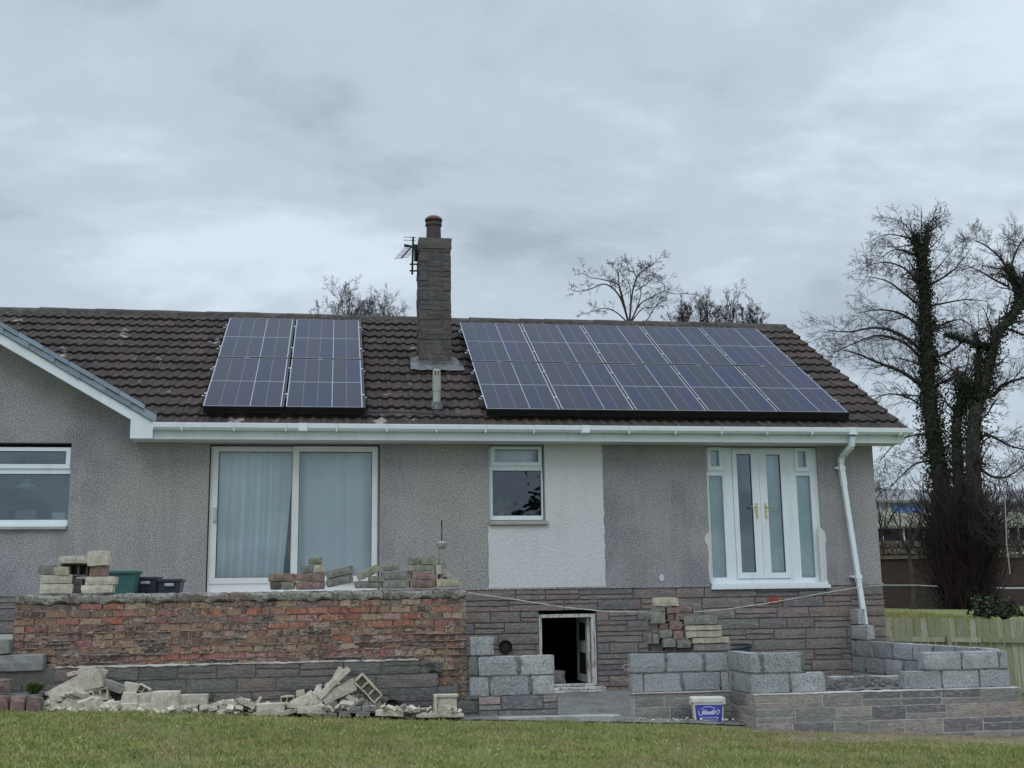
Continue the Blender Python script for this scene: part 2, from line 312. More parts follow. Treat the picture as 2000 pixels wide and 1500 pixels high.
# ------------------------------------------------------------------ ground
DH = 15.5            # front wall of the house
GR = random.Random(4)
def hill(x, y):
    fl = -.052*x + .41*y/12.5
    if y < 12.5: z = fl
    else:
        zl = -.052*x + .41; k = min(1, (y-12.5)/3.0); z = zl*(1-k) + .41*k
        if x > 7.8: z = zl*(1-k) + (-.25)*k
    if .9 < x < 7.35 and y > 12.88: z -= .32*min(1, (y-12.88)/.12)
    if x > 7 and y > 19.3:
        k = min(1, (y-19.3)/3.5); k = k*k*(3-2*k); z += k*(1.20 + .10*math.sin(x*.7+1) + .16*math.exp(-((x-12.3)/1.6)**2))
    return z
def gz(x, y):
    far = max(abs(x)-40, abs(y)-60, 0)
    z = hill(max(-14, min(26, x)), max(-6, min(60, y)))
    return z + .02*noise.noise(Vector((x*.7, y*.7, 0))) + (0 if far == 0 else noise.noise(Vector((x*.01, y*.01, 3)))*2)
xs = sorted(set([-400,-250,-150,-90,-60,-40,-28,-20,-14] + [round(-10+.25*i, 3) for i in range(105)] + [17,18,20,23,26,30,36,45,60,90,150,250,400]))
ys = sorted(set([-400,-200,-100,-60,-40,-25,-15,-8,-4,0,3,6,8] + [round(9+.25*i, 3) for i in range(72)] + [28,30,33,37,42,50,60,80,110,160,250,400,700]))
g = MB()
for y in ys:
    for x in xs: g.v.append((x, y, gz(x, y)))
nx = len(xs)
for j in range(len(ys)-1):
    for i in range(nx-1): g.q(j*nx+i, j*nx+i+1, (j+1)*nx+i+1, (j+1)*nx+i)
MT['lawn'] = mat('lawn_soil', (.17,.21,.065), .95, [(.5,4,.42,.65,(.22,.21,.09),.8), (1.7,4,.52,.66,(.28,.22,.13),.7), (14,4,.45,.65,(.07,.11,.03),.6), (45,3,.5,.65,(.24,.26,.11),.6)], (40,.03))
struct(g.build('lawn', MT['lawn'], smooth=True))
MT['grass'] = mat('grass_blades', (.18,.25,.07), .8, [(.45,3,.42,.60,(.26,.26,.10),.8), (1.3,4,.50,.64,(.33,.27,.14),.75), (4,3,.48,.65,(.10,.17,.045),.6)], island=[(.30,.33,.085),(.15,.19,.045),(.36,.37,.13),(.44,.40,.22),(.23,.28,.07),(.32,.35,.10)])
rng = np.random.default_rng(2)
def grass(name, n, x0, x1, y0, y1, h0, h1, wd, keep=None):
    X = rng.uniform(x0, x1, n); Y = rng.uniform(y0, y1, n); H = rng.uniform(h0, h1, n)*(1+.5*rng.random(n)**3); A = rng.uniform(0, 2*np.pi, n); L = rng.uniform(.2, 1.0, n); A2 = rng.uniform(0, 2*np.pi, n)
    V = []; Fs = []
    for i in range(n):
        x, y = X[i], Y[i]
        if keep and not keep(x, y): continue
        z = gz(x, y); dx, dy = math.cos(A[i])*wd/2, math.sin(A[i])*wd/2; lx, ly = math.cos(A2[i])*L[i]*H[i], math.sin(A2[i])*L[i]*H[i]
        b = len(V); V += [(x-dx, y-dy, z-.004), (x+dx, y+dy, z-.004), (x+lx*.4+dx*.6, y+ly*.4+dy*.6, z+H[i]*.6), (x+lx, y+ly, z+H[i])]
        Fs += [(b, b+1, b+2), (b, b+2, b+3)]
    me = bpy.data.meshes.new(name); me.from_pydata(V, [], Fs); me.materials.append(MT['grass']); me.update()
    o = bpy.data.objects.new(name, me); C.objects.link(o); return o
def bare(x, y):
    # worn earth strip at the foot of the right-hand walls
    if y > 12.50+.05*noise.noise(Vector((x*3, 1, 1)))-.06*max(0, x-3.2) and x < 4.2: return False
    e_ = 12.05 + .10*noise.noise(Vector((x*1.3, 2, 0)))
    if x > 4.1 and y > e_+.06: return False
    if x > 5.2 and y > 11.62+.35*noise.noise(Vector((x*.8, 3, 0)))+.25*noise.noise(Vector((x*3, y*3, 0))): return GR.random() < .08
    if x > 4.6 and y > e_-.5-.30*noise.noise(Vector((x*.9, 7, 0))): return GR.random() < .30
    if y > 12.1 and noise.noise(Vector((x*2.2, y*3, 11))) > .12-.5*(y-12.1): return GR.random() < .25
    return GR.random() < .30+.70*min(1, max(0, .75+1.6*noise.noise(Vector((x*1.1, y*2.2, 5)))))
gr = grass('grass', 150000, -4.6, 8.6, 9.2, 12.75, .016, .042, .0085, bare); tag(gr, 'short patchy lawn grass in front of the walls', 'grass', kind='stuff')
gr2 = grass('bank_grass', 30000, 8.2, 16.5, 19.6, 24.5, .03, .09, .012); tag(gr2, 'green grass growing on the bank behind the fence', 'grass', kind='stuff')

# ------------------------------------------------------------------ house
house = empty('bungalow', (2, DH, .4), 'grey roughcast bungalow with brown tiled roof, stone chimney and white framed windows', 'house')
FP = DH+.07          # plane of the window frames
def rect(x0, y0, x1, y1, Y=FP):
    a, b = at(x0, y0, Y), at(x1, y1, Y); return (a.x, b.x, b.z, a.z)
ZP = 1.72            # top of the stone base
ZS = 3.66            # soffit
XL, XR = -11.0, 7.6
k1 = rect(-260, 864, 141, 1034, DH); k_open = (at(-260,950,DH).x, at(141,866,DH).x, at(135,1034,DH).z, at(135,864,DH).z)
p_open = (at(404,1020,DH).x, at(742,1020,DH).x, ZP, ZS-.005)
b_open = (at(955,950,DH).x, at(1064,950,DH).x, at(1010,1019,DH).z, ZS-.005)
f_open = (at(1383,1000,DH).x, at(1605,1000,DH).x, ZP, ZS-.005)
h_open = (at(1053,1260,DH).x, at(1166,1260,DH).x, at(1110,1341,DH).z, at(1110,1194,DH).z)
openings = [k_open, p_open, b_open, f_open]
wl = MB(); wl.holed(XL, XR, ZP, ZS+.10, openings, DH, DH+.28)
# gable of the wing, same plane
def barge_z(x): return 3.872 + (-2.309-x)*.5833
PX = -6.5
wl.poly([(-2.45,DH,ZS+.10),(PX,DH,ZS+.10),(PX,DH,barge_z(PX)-.08),(-2.45,DH,barge_z(-2.45)-.08)][::-1])
wl.poly([(PX,DH,ZS+.10),(XL,DH,ZS+.10),(XL,DH,3.83),(PX,DH,barge_z(PX)-.08)][::-1])
# side and rear walls
wl.poly([(XR,DH+.28,-.6),(XR,23.1,-.6),(XR,23.1,ZS+.1),(XR,DH+.28,ZS+.1)]); wl.poly([(XR,DH+.3,ZS+.1),(XR,23.1,ZS+.1),(XR,19.3,6.2)])
wl.poly([(XR,23.1,-.6),(XL,23.1,-.6),(XL,23.1,ZS+.1),(XR,23.1,ZS+.1)])
wall = wl.build('wall', MT['roughcast'], house)
for (a, b, c, d), dp in ((k_open,.07),(p_open,.07),(b_open,.07),(f_open,.07)):
    rv = MB(); t_ = .004
    rv.box(a, a+t_, DH+.001, DH+.12, c, d); rv.box(b-t_, b, DH+.001, DH+.12, c, d); rv.box(a+t_, b-t_, DH+.001, DH+.12, d-t_, d)
    rv.build('window_reveal', MT['reveal'], house)
# white render patch with slightly ragged edges
wp = MB(); X0, X1 = at(953,1000,DH).x, at(1179,1000,DH).x; y_ = DH-.012
cols = 60
zt, zb = ZS, ZP+.004
def edge(z, s): return .012*noise.noise(Vector((s, z*9, 0)))+.008*noise.noise(Vector((s+4, z*30, 0)))
def patch(xa, xb, za, zb2, ra, rb, n=40):
    for i in range(n):
        z0, z1 = za+(zb2-za)*i/n, za+(zb2-za)*(i+1)/n
        A0 = xa+(edge(z0, 1) if ra else 0); A1 = xa+(edge(z1, 1) if ra else 0); B0 = xb+(edge(z0, 9) if rb else 0); B1 = xb+(edge(z1, 9) if rb else 0)
        wp.poly([(A0,y_,z0),(B0,y_,z0),(B1,y_,z1),(A1,y_,z1)])
        wp.poly([(A0,y_,z0),(A1,y_,z1),(A1,DH,z1),(A0,DH,z0)]); wp.poly([(B0,y_,z0),(B0,DH,z0),(B1,DH,z1),(B1,y_,z1)])
patch(X0, X1, zb, b_open[2]-.05, 1, 1); patch(b_open[1]+.002, X1, b_open[2]-.05, zt, 0, 1)
wp.build('white_render_patch', MT['white_render'], house)
# fresh plaster daubs at the edges of the french doors and one small daub
def daub(pts, n=1):
    wp = MB()
    c = [at(x, y, DH) for x, y in pts]; wp.poly([(p.x, y_, p.z) for p in c])
    m = len(c)
    for i in range(m):
        a, b = c[i], c[(i+1) % m]; wp.poly([(a.x,y_,a.z),(a.x,DH,a.z),(b.x,DH,b.z),(b.x,y_,b.z)])
    wp.build('plaster_daub', MT['white_render'], house)
daub([(1384,1040),(1379,1043),(1375,1052),(1378,1061),(1382,1068),(1384,1085),(1383,1110),(1386,1135),(1389,1142),(1389,1040)])
daub([(1596,1026),(1604,1032),(1611,1040),(1613,1054),(1611,1065),(1613,1085),(1614,1110),(1615,1130),(1617,1141),(1604,1141)])
daub([(1290,1121),(1295,1122),(1297,1130),(1294,1136),(1289,1134),(1287,1127)])

def course_wall(mb, x0, x1, z0, z1, yf, ch=.15, depth=.09, seed=1, axis='X', slope=0, holes=(), splits=.42, Ls=(.40,.46,.60,.75), joint=.008, amp=.0028, ends=None, seg=.07, var=1.0):
    """courses of pitched walling stones, some of two half-height slips; bed and upright joints left open"""
    R = random.Random(seed); nc = int(round((z1-z0)/ch)); ch = (z1-z0)/nc
    for c in range(nc):
        za = z0+c*ch; zb_ = za+ch; x = x0; first = True
        xe = x1 if not ends else ends(c, nc)
        while x < xe-.02:
            L = R.choice(Ls) if not first else R.uniform(.14,.46); first = False
            xb = min(xe, x+L)
            if xe-xb < .12: xb = xe
            parts = [(za, zb_)]
            if R.random() < splits: mid = za+ch*R.choice((.42,.5,.6)); parts = [(za, mid), (mid, zb_)]
            for (a, b) in parts:
                segs = [(x, xb)]
                for (hx0, hx1, hz0, hz1) in holes:
                    ns = []
                    for (p, q) in segs:
                        if b-.03 > hz0 and a+.03 < hz1 and q > hx0 and p < hx1:
                            if p < hx0: ns.append((p, hx0))
                            if q > hx1: ns.append((hx1, q))
                        else: ns.append((p, q))
                    segs = ns
                for (p, q) in segs:
                    if q-p < .03: continue
                    size = (q-p-joint, depth+R.uniform(-.005,.007)*var, b-a-joint)
                    if axis == 'X': T = T3(((p+q)/2, yf+depth/2, (a+b)/2))
                    else: T = T3((yf+depth/2, (p+q)/2, (a+b)/2)) @ Matrix.Rotation(math.pi/2, 4, 'Z')
                    mb.rbox(size, T, seg=seg, amp=amp, ch=.004*var, seed=R.randint(1, 9999), fr=11, nmax=6)
            x = xb
# stone base of the house
pl = MB(); hz = (h_open[0], h_open[1], h_open[2]-.02, h_open[3]+.02)
pl.cm = 0; course_wall(pl, 1.2, XR+.012, -.3, ZP-.012, DH-.012, ch=.144, seed=5, holes=[hz])
course_wall(pl, XL, -2.9, .5, ZP-.012, DH-.012, ch=.15, seed=6)
course_wall(pl, DH+.09, 23, -.3, ZP-.012, XR-.08, ch=.144, seed=8, axis='Y', seg=.15)
pl.cm = 1
pl.holed(XL, XR, -.6, ZP, [hz], DH+.004, DH+.24)
pl.build('stone_base', [MT['stone'], MT['mortar_dark']], house)
# sleeve lip under the roughcast
lp = MB(); lp.box(XL, p_open[0], DH-.02, DH+.02, ZP-.012, ZP+.012); lp.box(p_open[1], f_open[0]-.02, DH-.02, DH+.02, ZP-.012, ZP+.012); lp.box(f_open[1]+.03, XR+.015, DH-.02, DH+.02, ZP-.012, ZP+.012)
lp.build('render_stop_bead', MT['roughcast'], house)
# lintel shadow gap and timber frame of the cellar hatch, door swung inwards
ht = MB(); a, b, c, d = h_open; fw = .045
ht.holed(a+.004, b-.004, c+.004, d-.035, [(a+fw, b-fw-.02, c+.03, d-.035-fw)], DH+.03, DH+.12)
fr = ht.build('cellar_door_frame', MT['wood_white'], house)
sl = MB(); sl.rbox((b-a+.10, .16, .035), T3(((a+b)/2+.04, DH-.04, c-.02)), seg=.06, amp=.005, ch=.006, seed=3)
sl.rbox((b-a+.04, .12, .03), T3(((a+b)/2+.06, DH-.09, c-.052)), seg=.06, amp=.006, ch=.006, seed=5); sl.build('cellar_threshold', MT['wood_white'], fr)
dl = MB(); T = T3((b-fw-.03, DH+.10, 0)) @ Matrix.Rotation(math.radians(91), 4, 'Z')
dl.holed(0, .66, c+.035, d-.09, [(.10,.56,d-.40,d-.16),(.10,.56,c+.13,c+.42)], 0, .035); dl.v = [tuple(T @ Vector(v)) for v in dl.v]
dleaf = dl.build('cellar_door', MT['wood_white'], house)
for z0 in (d-.40, c+.13):
    ds = MB()
    for i in range(7): ds.box(.10+.065*i, .135+.065*i, .006, .03, z0, z0+(.24 if z0 > 1 else .29), T)
    ds.box(.09, .57, .012, .02, z0+.1, z0+.12, T); ds.build('door_louvre', MT['black'], dleaf)
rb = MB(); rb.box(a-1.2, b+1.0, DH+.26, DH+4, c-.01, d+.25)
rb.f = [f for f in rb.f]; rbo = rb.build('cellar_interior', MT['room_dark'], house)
# remove front face of the cellar box
me = rbo.data
import bmesh
def drop_front(o, ylim):
    bm = bmesh.new(); bm.from_mesh(o.data)
    fs = [f for f in bm.faces if all(abs(v.co.y-ylim) < 1e-4 for v in f.verts)]
    bmesh.ops.delete(bm, geom=fs, context='FACES'); bm.to_mesh(o.data); bm.free()
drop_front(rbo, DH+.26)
cb = MB(); cb.rbox((.26,.2,.18), T3((a+.30, DH+.5, c+.09)), seed=77); tag(cb.build('cardboard_box', RUB['grey']), 'dull box standing inside the dark cellar opening', 'box')
# rooms behind the windows
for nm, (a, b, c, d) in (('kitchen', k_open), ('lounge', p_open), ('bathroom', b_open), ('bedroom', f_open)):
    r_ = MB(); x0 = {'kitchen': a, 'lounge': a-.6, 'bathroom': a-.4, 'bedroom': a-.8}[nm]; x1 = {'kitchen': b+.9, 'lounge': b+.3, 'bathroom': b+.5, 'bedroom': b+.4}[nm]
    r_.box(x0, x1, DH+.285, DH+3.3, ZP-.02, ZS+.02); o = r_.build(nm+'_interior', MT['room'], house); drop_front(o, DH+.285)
    rv2 = MB()

# ---- windows
def glazed(name, outer, holes, Y, mt, parent, gl='glass', fd=.07, bead=.018, label=None):
    m = MB(); m.holed(outer[0], outer[1], outer[2], outer[3], holes, Y, Y+fd)
    o = m.build(name, mt, parent, bevel=.004)
    if label: o['label'] = label
    for h in holes:
        p = MB(); p.box(h[0]-.005, h[1]+.005, Y+.030, Y+.036, h[2]-.005, h[3]+.005); p.build('pane', MT[gl], o)
    bd = MB()
    for h in holes:   # glazing gasket: dark thin line
        g_ = .006; bd.holed(h[0], h[1], h[2], h[3], [(h[0]+g_, h[1]-g_, h[2]+g_, h[3]-g_)], Y+.018, Y+.029)
    bd.build('gasket', MT['black'], o)
    return o
def sash(parent, outer, hole, Y, mt, name='sash'):
    m = MB(); m.holed(*outer, [hole], Y-.022, Y); return m.build(name, mt, parent, bevel=.005)
# kitchen window
ko = (k_open[0]+.01, k_open[1]-.02, k_open[2]+.055, k_open[3]-.055); kt = rect(-235, 880, 129, 907); kbt = rect(-235, 925, 131.5, 1015)
kwin = glazed('kitchen_window', ko, [(ko[0]+.1, kt[1], kt[2], kt[3]), (ko[0]+.08, kbt[1]+.01, kbt[2], kbt[3])], FP, MT['upvc'], house, gl='glass_dark')
sash(kwin, (ko[0]+.03, kt[1]+.055, kt[2]-.055, kt[3]+.045), (ko[0]+.1, kt[1], kt[2], kt[3]), FP, MT['upvc'], 'vent_sash')
s_ = MB(); s_.box(k_open[0], k_open[1]-.012, DH-.03, FP, ko[2]-.022, ko[2]); s_.build('sill_trim', MT['upvc'], kwin)
s_ = MB(); s_.box(k_open[0], k_open[1]-.01, DH-.05, FP+.05, k_open[2], k_open[2]+.028); s_.build('sill', MT['sill'], kwin, bevel=.004)
# bathroom window
bo = (b_open[0]+.012, b_open[1]-.015, b_open[2]+.028, b_open[3]-.02); bt = rect(965, 878, 1051, 903); bb = rect(961, 919, 1058.5, 1007)
bwin = glazed('bathroom_window', bo, [bt, (bb[0]+.005, bb[1]-.005, bb[2], bb[3])], FP, MT['upvc'], house)
sash(bwin, (bt[0]-.045, bt[1]+.045, bt[2]-.05, bt[3]+.04), bt, FP, MT['upvc'], 'vent_sash')
s_ = MB(); s_.box(b_open[0]-.005, b_open[1]+.03, DH-.055, FP+.02, b_open[2]-.042, b_open[2]+.012); s_.build('sill', MT['sill'], bwin, bevel=.004)
# patio door
po = (p_open[0]+.02, p_open[1]-.02, ZP+.005, p_open[3]-.03); g1 = rect(424, 883, 569, 1128); g2 = rect(583, 883, 725.5, 1128)
g1 = (at(424,1000,FP).x, at(569,1000,FP).x, at(500,1128,FP).z, at(500,882,FP).z); g2 = (at(583,1000,FP).x, at(726,1000,FP).x, g1[2]+.01, g1[3])
pm = (g1[1]+.003, g2[0]-.003)
patio = glazed('patio_door', po, [g1, g2], FP, MT['upvc_old'], house)
s1 = MB(); s1.holed(g1[0]-.075, g1[1]+.004, g1[2]-.075, g1[3]+.05, [g1], FP-.012, FP); s1.build('fixed_leaf', MT['upvc_old'], patio, bevel=.004)
s1 = MB(); s1.holed(g2[0]-.085, g2[1]+.07, g2[2]-.085, g2[3]+.07, [g2], FP-.035, FP-.0125); s1.build('sliding_leaf', MT['upvc_old'], patio, bevel=.004)
hd = MB(); hc = at(419, 1005, FP); hd.box(hc.x-.02, hc.x+.02, FP-.03, FP-.012, hc.z-.10, hc.z+.10); hd.tube([(hc.x,FP-.03,hc.z+.085),(hc.x+.012,FP-.07,hc.z+.075),(hc.x+.012,FP-.07,hc.z-.075),(hc.x,FP-.03,hc.z-.085)], .011, 8)
hd.build('handle', MT['steel'], patio, bevel=.004)
s_ = MB(); s_.box(p_open[0]-.01, p_open[1]+.01, DH-.06, FP+.05, ZP-.035, ZP+.004); s_.build('sill', MT['upvc_old'], patio, bevel=.004)
# french doors with sidelights
fo = (f_open[0]+.005, f_open[1]-.005, ZP+.03, f_open[3]-.015)
def gx(x0, y0, x1, y1): a_ = at(x0, (y0+y1)/2, FP); b_ = at(x1, (y0+y1)/2, FP); return (a_.x, b_.x, at((x0+x1)/2, y1, FP).z, at((x0+x1)/2, y0, FP).z)
sl1t, sl1 = gx(1387,880,1404,911), gx(1388,929,1415.5,1128); d1, d2 = gx(1443,887,1471,1118), gx(1500.5,888,1528.5,1118); sl2t, sl2 = gx(1557.5,882,1573.5,913), gx(1560.5,929,1588,1128)
french = glazed('french_door_frame', fo, [sl1t, sl1, (d1[0]-.07, d2[1]+.07, d1[2]-.09, d1[3]+.075), sl2t, sl2], FP, MT['upvc'], house, gl='glass_dark')
for ch_ in list(french.children):
    if ch_.name.startswith('pane') and abs(ch_.data.vertices[0].co.x-(d1[0]-.075)) < .01: bpy.data.objects.remove(ch_)
    elif ch_.name.startswith('gasket'): bpy.data.objects.remove(ch_)
for sh in (sl1t, sl2t): sash(french, (sh[0]-.05, sh[1]+.05, sh[2]-.06, sh[3]+.045), sh, FP, MT['upvc'], 'vent_sash')
xm = (d1[1]+d2[0])/2
for (dd, xa, xb, hx, sgn) in ((d1, d1[0]-.066, xm-.002, 1477, -1), (d2, xm+.002, d2[1]+.066, 1494.5, 1)):
    lf = glazed('french_door', (xa, xb, d1[2]-.085, d1[3]+.07), [dd], FP-.014, MT['upvc'], house, gl='glass_dark')
    hm = MB(); hc = at(hx, 998, FP); hm.box(hc.x-.013, hc.x+.013, FP-.026, FP-.014, hc.z-.11, hc.z+.11)
    hm.tube([(hc.x,FP-.026,hc.z+.05),(hc.x,FP-.06,hc.z+.05),(hc.x+sgn*.10,FP-.065,hc.z+.048)], .009, 8); hm.build('handle', MT['brass'], lf, bevel=.003)
s_ = MB(); s_.box(f_open[0]-.01, f_open[1]+.045, DH-.05, FP+.05, ZP-.05, ZP-.005); s_.box(f_open[0]+.005, f_open[1]+.02, DH-.035, FP+.05, ZP-.004, ZP+.029); s_.build('sill', MT['upvc'], french, bevel=.004)
# terracotta air brick
v0 = at(1497, 1166, DH); v1 = at(1521, 1178, DH); ab = MB(); ab.holed(v0.x, v1.x, v1.z, v0.z, [(v0.x+.012, v1.x-.012, v1.z+.012+.018*i, v1.z+.02+.018*i) for i in range(4)], DH-.026, DH+.05)
ab.build('air_brick', MT['terracotta'], house)
# drain opening
dc = at(987, 1263, DH-.02); dr = MB()
dr.tube([(dc.x, DH-.06, dc.z), (dc.x, DH+.05, dc.z)], .085, 20, caps=False); dr.tube([(dc.x, DH+.05, dc.z), (dc.x, DH-.06, dc.z)], .075, 20, caps=False); dr.tube([(dc.x, DH-.03, dc.z), (dc.x, DH+.04, dc.z)], .076, 20)
dr.build('drain_pipe_stub', MT['black'], house)

# ---- roof
TH = 0.537086; ct, st = math.cos(TH), math.sin(TH)
EY, EZ = 15.1, 3.829
def rp_(x, s, off=0): return Vector((x, EY + s*ct - off*st, EZ + s*st + off*ct))
SL = 4.86; NC = 14; GA = SL/NC; RX0, RX1 = -9.2, 7.96
rf = MB(); R = random.Random(11); TWd = .30
def wave(t):  # two rolls per tile
    return .017*(max(0, math.sin(2*math.pi*t*2-.5))**1.0) + .004*math.sin(2*math.pi*t*2)
for c in range(NC):
    s0 = c*GA - .03; s1 = (c+1)*GA + .012; nt_ = int((RX1-RX0)/TWd)+1; sh = (c % 2)*.15*0
    for k in range(nt_+1):
        xa = RX0+k*TWd-sh; xb = xa+TWd-.004
        if xb > RX1: xb = RX1
        if xa < RX0: xa = RX0
        if xb-xa < .04: continue
        # hidden under the wing roof: skip
        if s1*ct < (-2.309-xa)*.98+.03: continue
        n = 10; j = R.uniform(-.004,.005); ti = R.uniform(-.006,.006); ds_ = R.uniform(-.008,.008)
        base = len(rf.v); hf = .047
        for i in range(n+1):
            u = i/n; x = xa+(xb-xa)*u; t_ = (x-(RX0+k*TWd-sh))/TWd; wv = wave(t_)+j+ti*(u-.5)-.015
            rf.v += [tuple(rp_(x, s0+ds_+.006, wv-.012)), tuple(rp_(x, s0+ds_, wv+hf-.008)), tuple(rp_(x, s0+ds_+.008, wv+hf)), tuple(rp_(x, s1, wv+.006))]
        for i in range(n):
            p = base+i*4; q = p+4
            for r in range(3): rf.q(p+r, q+r, q+r+1, p+r+1)
        rf.q(base, base+1, base+2, base+3); rf.q(base+n*4+3, base+n*4+2, base+n*4+1, base+n*4)
# solid underlay, rear slope, valley side closings
roof_t = rf.build('roof', MT['tile'], house)
ul = MB(); YR = EY+SL*ct; ZR = EZ+SL*st
ul.poly([rp_(-2.30,0.02,-.03), rp_(RX1-.02,0.02,-.03), rp_(RX1-.02,SL,-.03), rp_(-6.5,SL,-.03)]); ul.poly([rp_(-6.5,SL,-.03), rp_(RX0,SL*.5,-.03), rp_(RX0,SL,-.03)])
ul.poly([(RX0,YR,ZR-.02),(RX1,YR,ZR-.02),(RX1,2*YR-EY,EZ),(RX0,2*YR-EY,EZ)])
ul.build('roof_underlay', MT['tile'], roof_t)
rd = MB(); R = random.Random(3); x = RX0
while x < RX1-.05:
    L = .44; x2 = min(x+L, RX1+.01); j = R.uniform(-.008,.008)
    sag = -.03*math.exp(-((x-1.5)/3)**2)
    P = []
    for (u, hgt) in ((-.13,-.055),(-.10,.01),(-.055,.055),(0,.07),(.055,.055),(.10,.01),(.13,-.055)): P.append((u, hgt+j+sag*.5))
    b_ = len(rd.v)
    for xx, sc_ in ((x, 1.0), (x2-.006, .96)):
        for (u, hgt) in P: rd.v.append((xx, YR+u*sc_, ZR-.012+hgt*sc_))
    for i in range(6): rd.q(b_+i, b_+7+i, b_+8+i, b_+1+i)
    rd.q(*[b_+i for i in range(7)]); rd.q(*[b_+7+i for i in reversed(range(7))])
    x = x2
rd.build('ridge_tiles', MT['ridge'], roof_t)
# mossy bedding mortar below the ridge and white cement verge
md = MB()
for i in range(90):
    xx = RX0+(RX1-RX0)*(i+.5)/90; md.rbox((.2,.10,.05), T3((xx, YR-.10, ZR-.07)) , seg=.05, amp=.012, ch=.01, seed=i, fr=14)
md.build('ridge_bedding', MT['mortar_dark'], roof_t)
vg = MB()
for c in range(NC):
    for off in (0,):
        a0, a1 = c*GA-.02, (c+1)*GA-.02
        P = [rp_(RX1-.05, a0, -.035), rp_(RX1+.004, a0, -.035), rp_(RX1+.004, a1, -.035), rp_(RX1-.05, a1, -.035)]; Q = [rp_(RX1-.05, a0, -.002), rp_(RX1+.006, a0, -.006), rp_(RX1+.002, a1, -.006), rp_(RX1-.05, a1, -.002)]
        n = len(vg.v); vg.v += [tuple(p) for p in P+Q]
        for a in ((0,3,2,1),(4,5,6,7),(0,1,5,4),(1,2,6,5),(2,3,7,6),(3,0,4,7)): vg.q(*[n+i for i in a])
vg.build('verge_mortar', MT['mortar_pale'], roof_t)
# gable barge board on the right end
bgd = MB(); 
for s0_, s1_ in ((0, SL),):
    P = [rp_(RX1-.10, s0_, -.20), rp_(RX1-.07, s0_, -.20), rp_(RX1-.07, s1_, -.20), rp_(RX1-.10, s1_, -.20)]; Q = [rp_(RX1-.10, s0_, -.038), rp_(RX1-.07, s0_, -.038), rp_(RX1-.07, s1_, -.038), rp_(RX1-.10, s1_, -.038)]
    n = len(bgd.v); bgd.v += [tuple(p) for p in P+Q]
    for a in ((0,3,2,1),(4,5,6,7),(0,1,5,4),(1,2,6,5),(2,3,7,6),(3,0,4,7)): bgd.q(*[n+i for i in a])
bgd.build('barge_board', MT['upvc'], house)
# fascia, soffit, gutter, downpipe
FX0, FX1 = -2.585, RX1+.02
fs = MB(); fs.box(FX0, FX1-.06, 15.15, 15.17, ZS, EZ-.02); fs.box(FX0, FX0+.02, 15.131, 15.497, ZS, 3.99); fs.build('fascia', MT['upvc'], house, bevel=.003)
sf = MB(); sf.box(FX0+.02, FX1-.08, 15.171, 15.497, ZS+.002, ZS+.014); sf.build('soffit', MT['upvc_old'], house)
gt = MB(); gp = [(0,.0),(-.004,-.055),(-.03,-.085),(-.085,-.085),(-.112,-.055),(-.118,.0),(-.112,.004),(-.106,-.05),(-.08,-.078),(-.034,-.078),(-.01,-.05),(-.006,.0)]
GX0, GX1 = at(300,830,15.05).x, 8.0; gzv = 3.855
b_ = len(gt.v)
for xx in (GX0, GX1):
    for (u, v) in gp: gt.v.append((xx, 15.145+u, gzv+v))
ng = len(gp)
for i in range(ng): gt.q(i, (i+1) % ng, ng+(i+1) % ng, ng+i)
gt.q(*reversed(range(ng))); gt.q(*range(ng, 2*ng))
gt.box(GX0-.012, GX0, 15.022, 15.148, gzv-.09, gzv+.006); gt.box(GX1, GX1+.012, 15.022, 15.148, gzv-.09, gzv+.006)
gutter = gt.build('gutter', MT['upvc'], house)
for px_ in (592, 1143, 1664):
    jb = MB(); x = at(px_, 834, 15.05).x; jb.box(x-.055, x+.055, 15.02, 15.15, gzv-.092, gzv+.007)
    jb.box(x-.04, x-.03, 15.016, 15.15, gzv-.095, gzv+.009); jb.box(x+.03, x+.04, 15.016, 15.15, gzv-.095, gzv+.009)
    jb.build('gutter_joint', MT['upvc'], gutter)
for i in range(16):
    jb = MB(); x = GX0+.35+i*.65; jb.box(x-.008, x+.008, 15.018, 15.15, gzv-.10, gzv+.003); jb.box(x-.008, x+.008, 15.06, 15.15, gzv-.112, gzv-.10)
    jb.build('gutter_bracket', MT['upvc_old'], gutter)
dp = MB(); A = at(1664,852,15.09); A.y = 15.085; B1 = at(1663,872,15.12); B2 = at(1644,893,15.40); B3 = at(1642,905,15.42); B4 = at(1690,1220,15.36)
q = lambda a, b, r: dp.tube([a, b], r, 4)
q(A, B1, .052); q(B1, B2, .048); q(B2, B3, .052); q(B3, B4, .046)
dpo = dp.build('downpipe', MT['upvc'], house, bevel=.006)
for tt in (.02, .70):
    cl = MB()
    p = B3.lerp(B4, tt); p2 = B3.lerp(B4, tt+.025); cl.tube([p, p2], .056, 4); cl.box(p.x-.075, p.x+.075, p.y+.02, DH, p.z-.03, p.z)
    cl.tube([B3.lerp(B4, tt+.03), B3.lerp(B4, tt+.12 if tt < .1 else tt+.04)], .0505, 4)
    cl.build('pipe_clip', MT['upvc'], dpo)
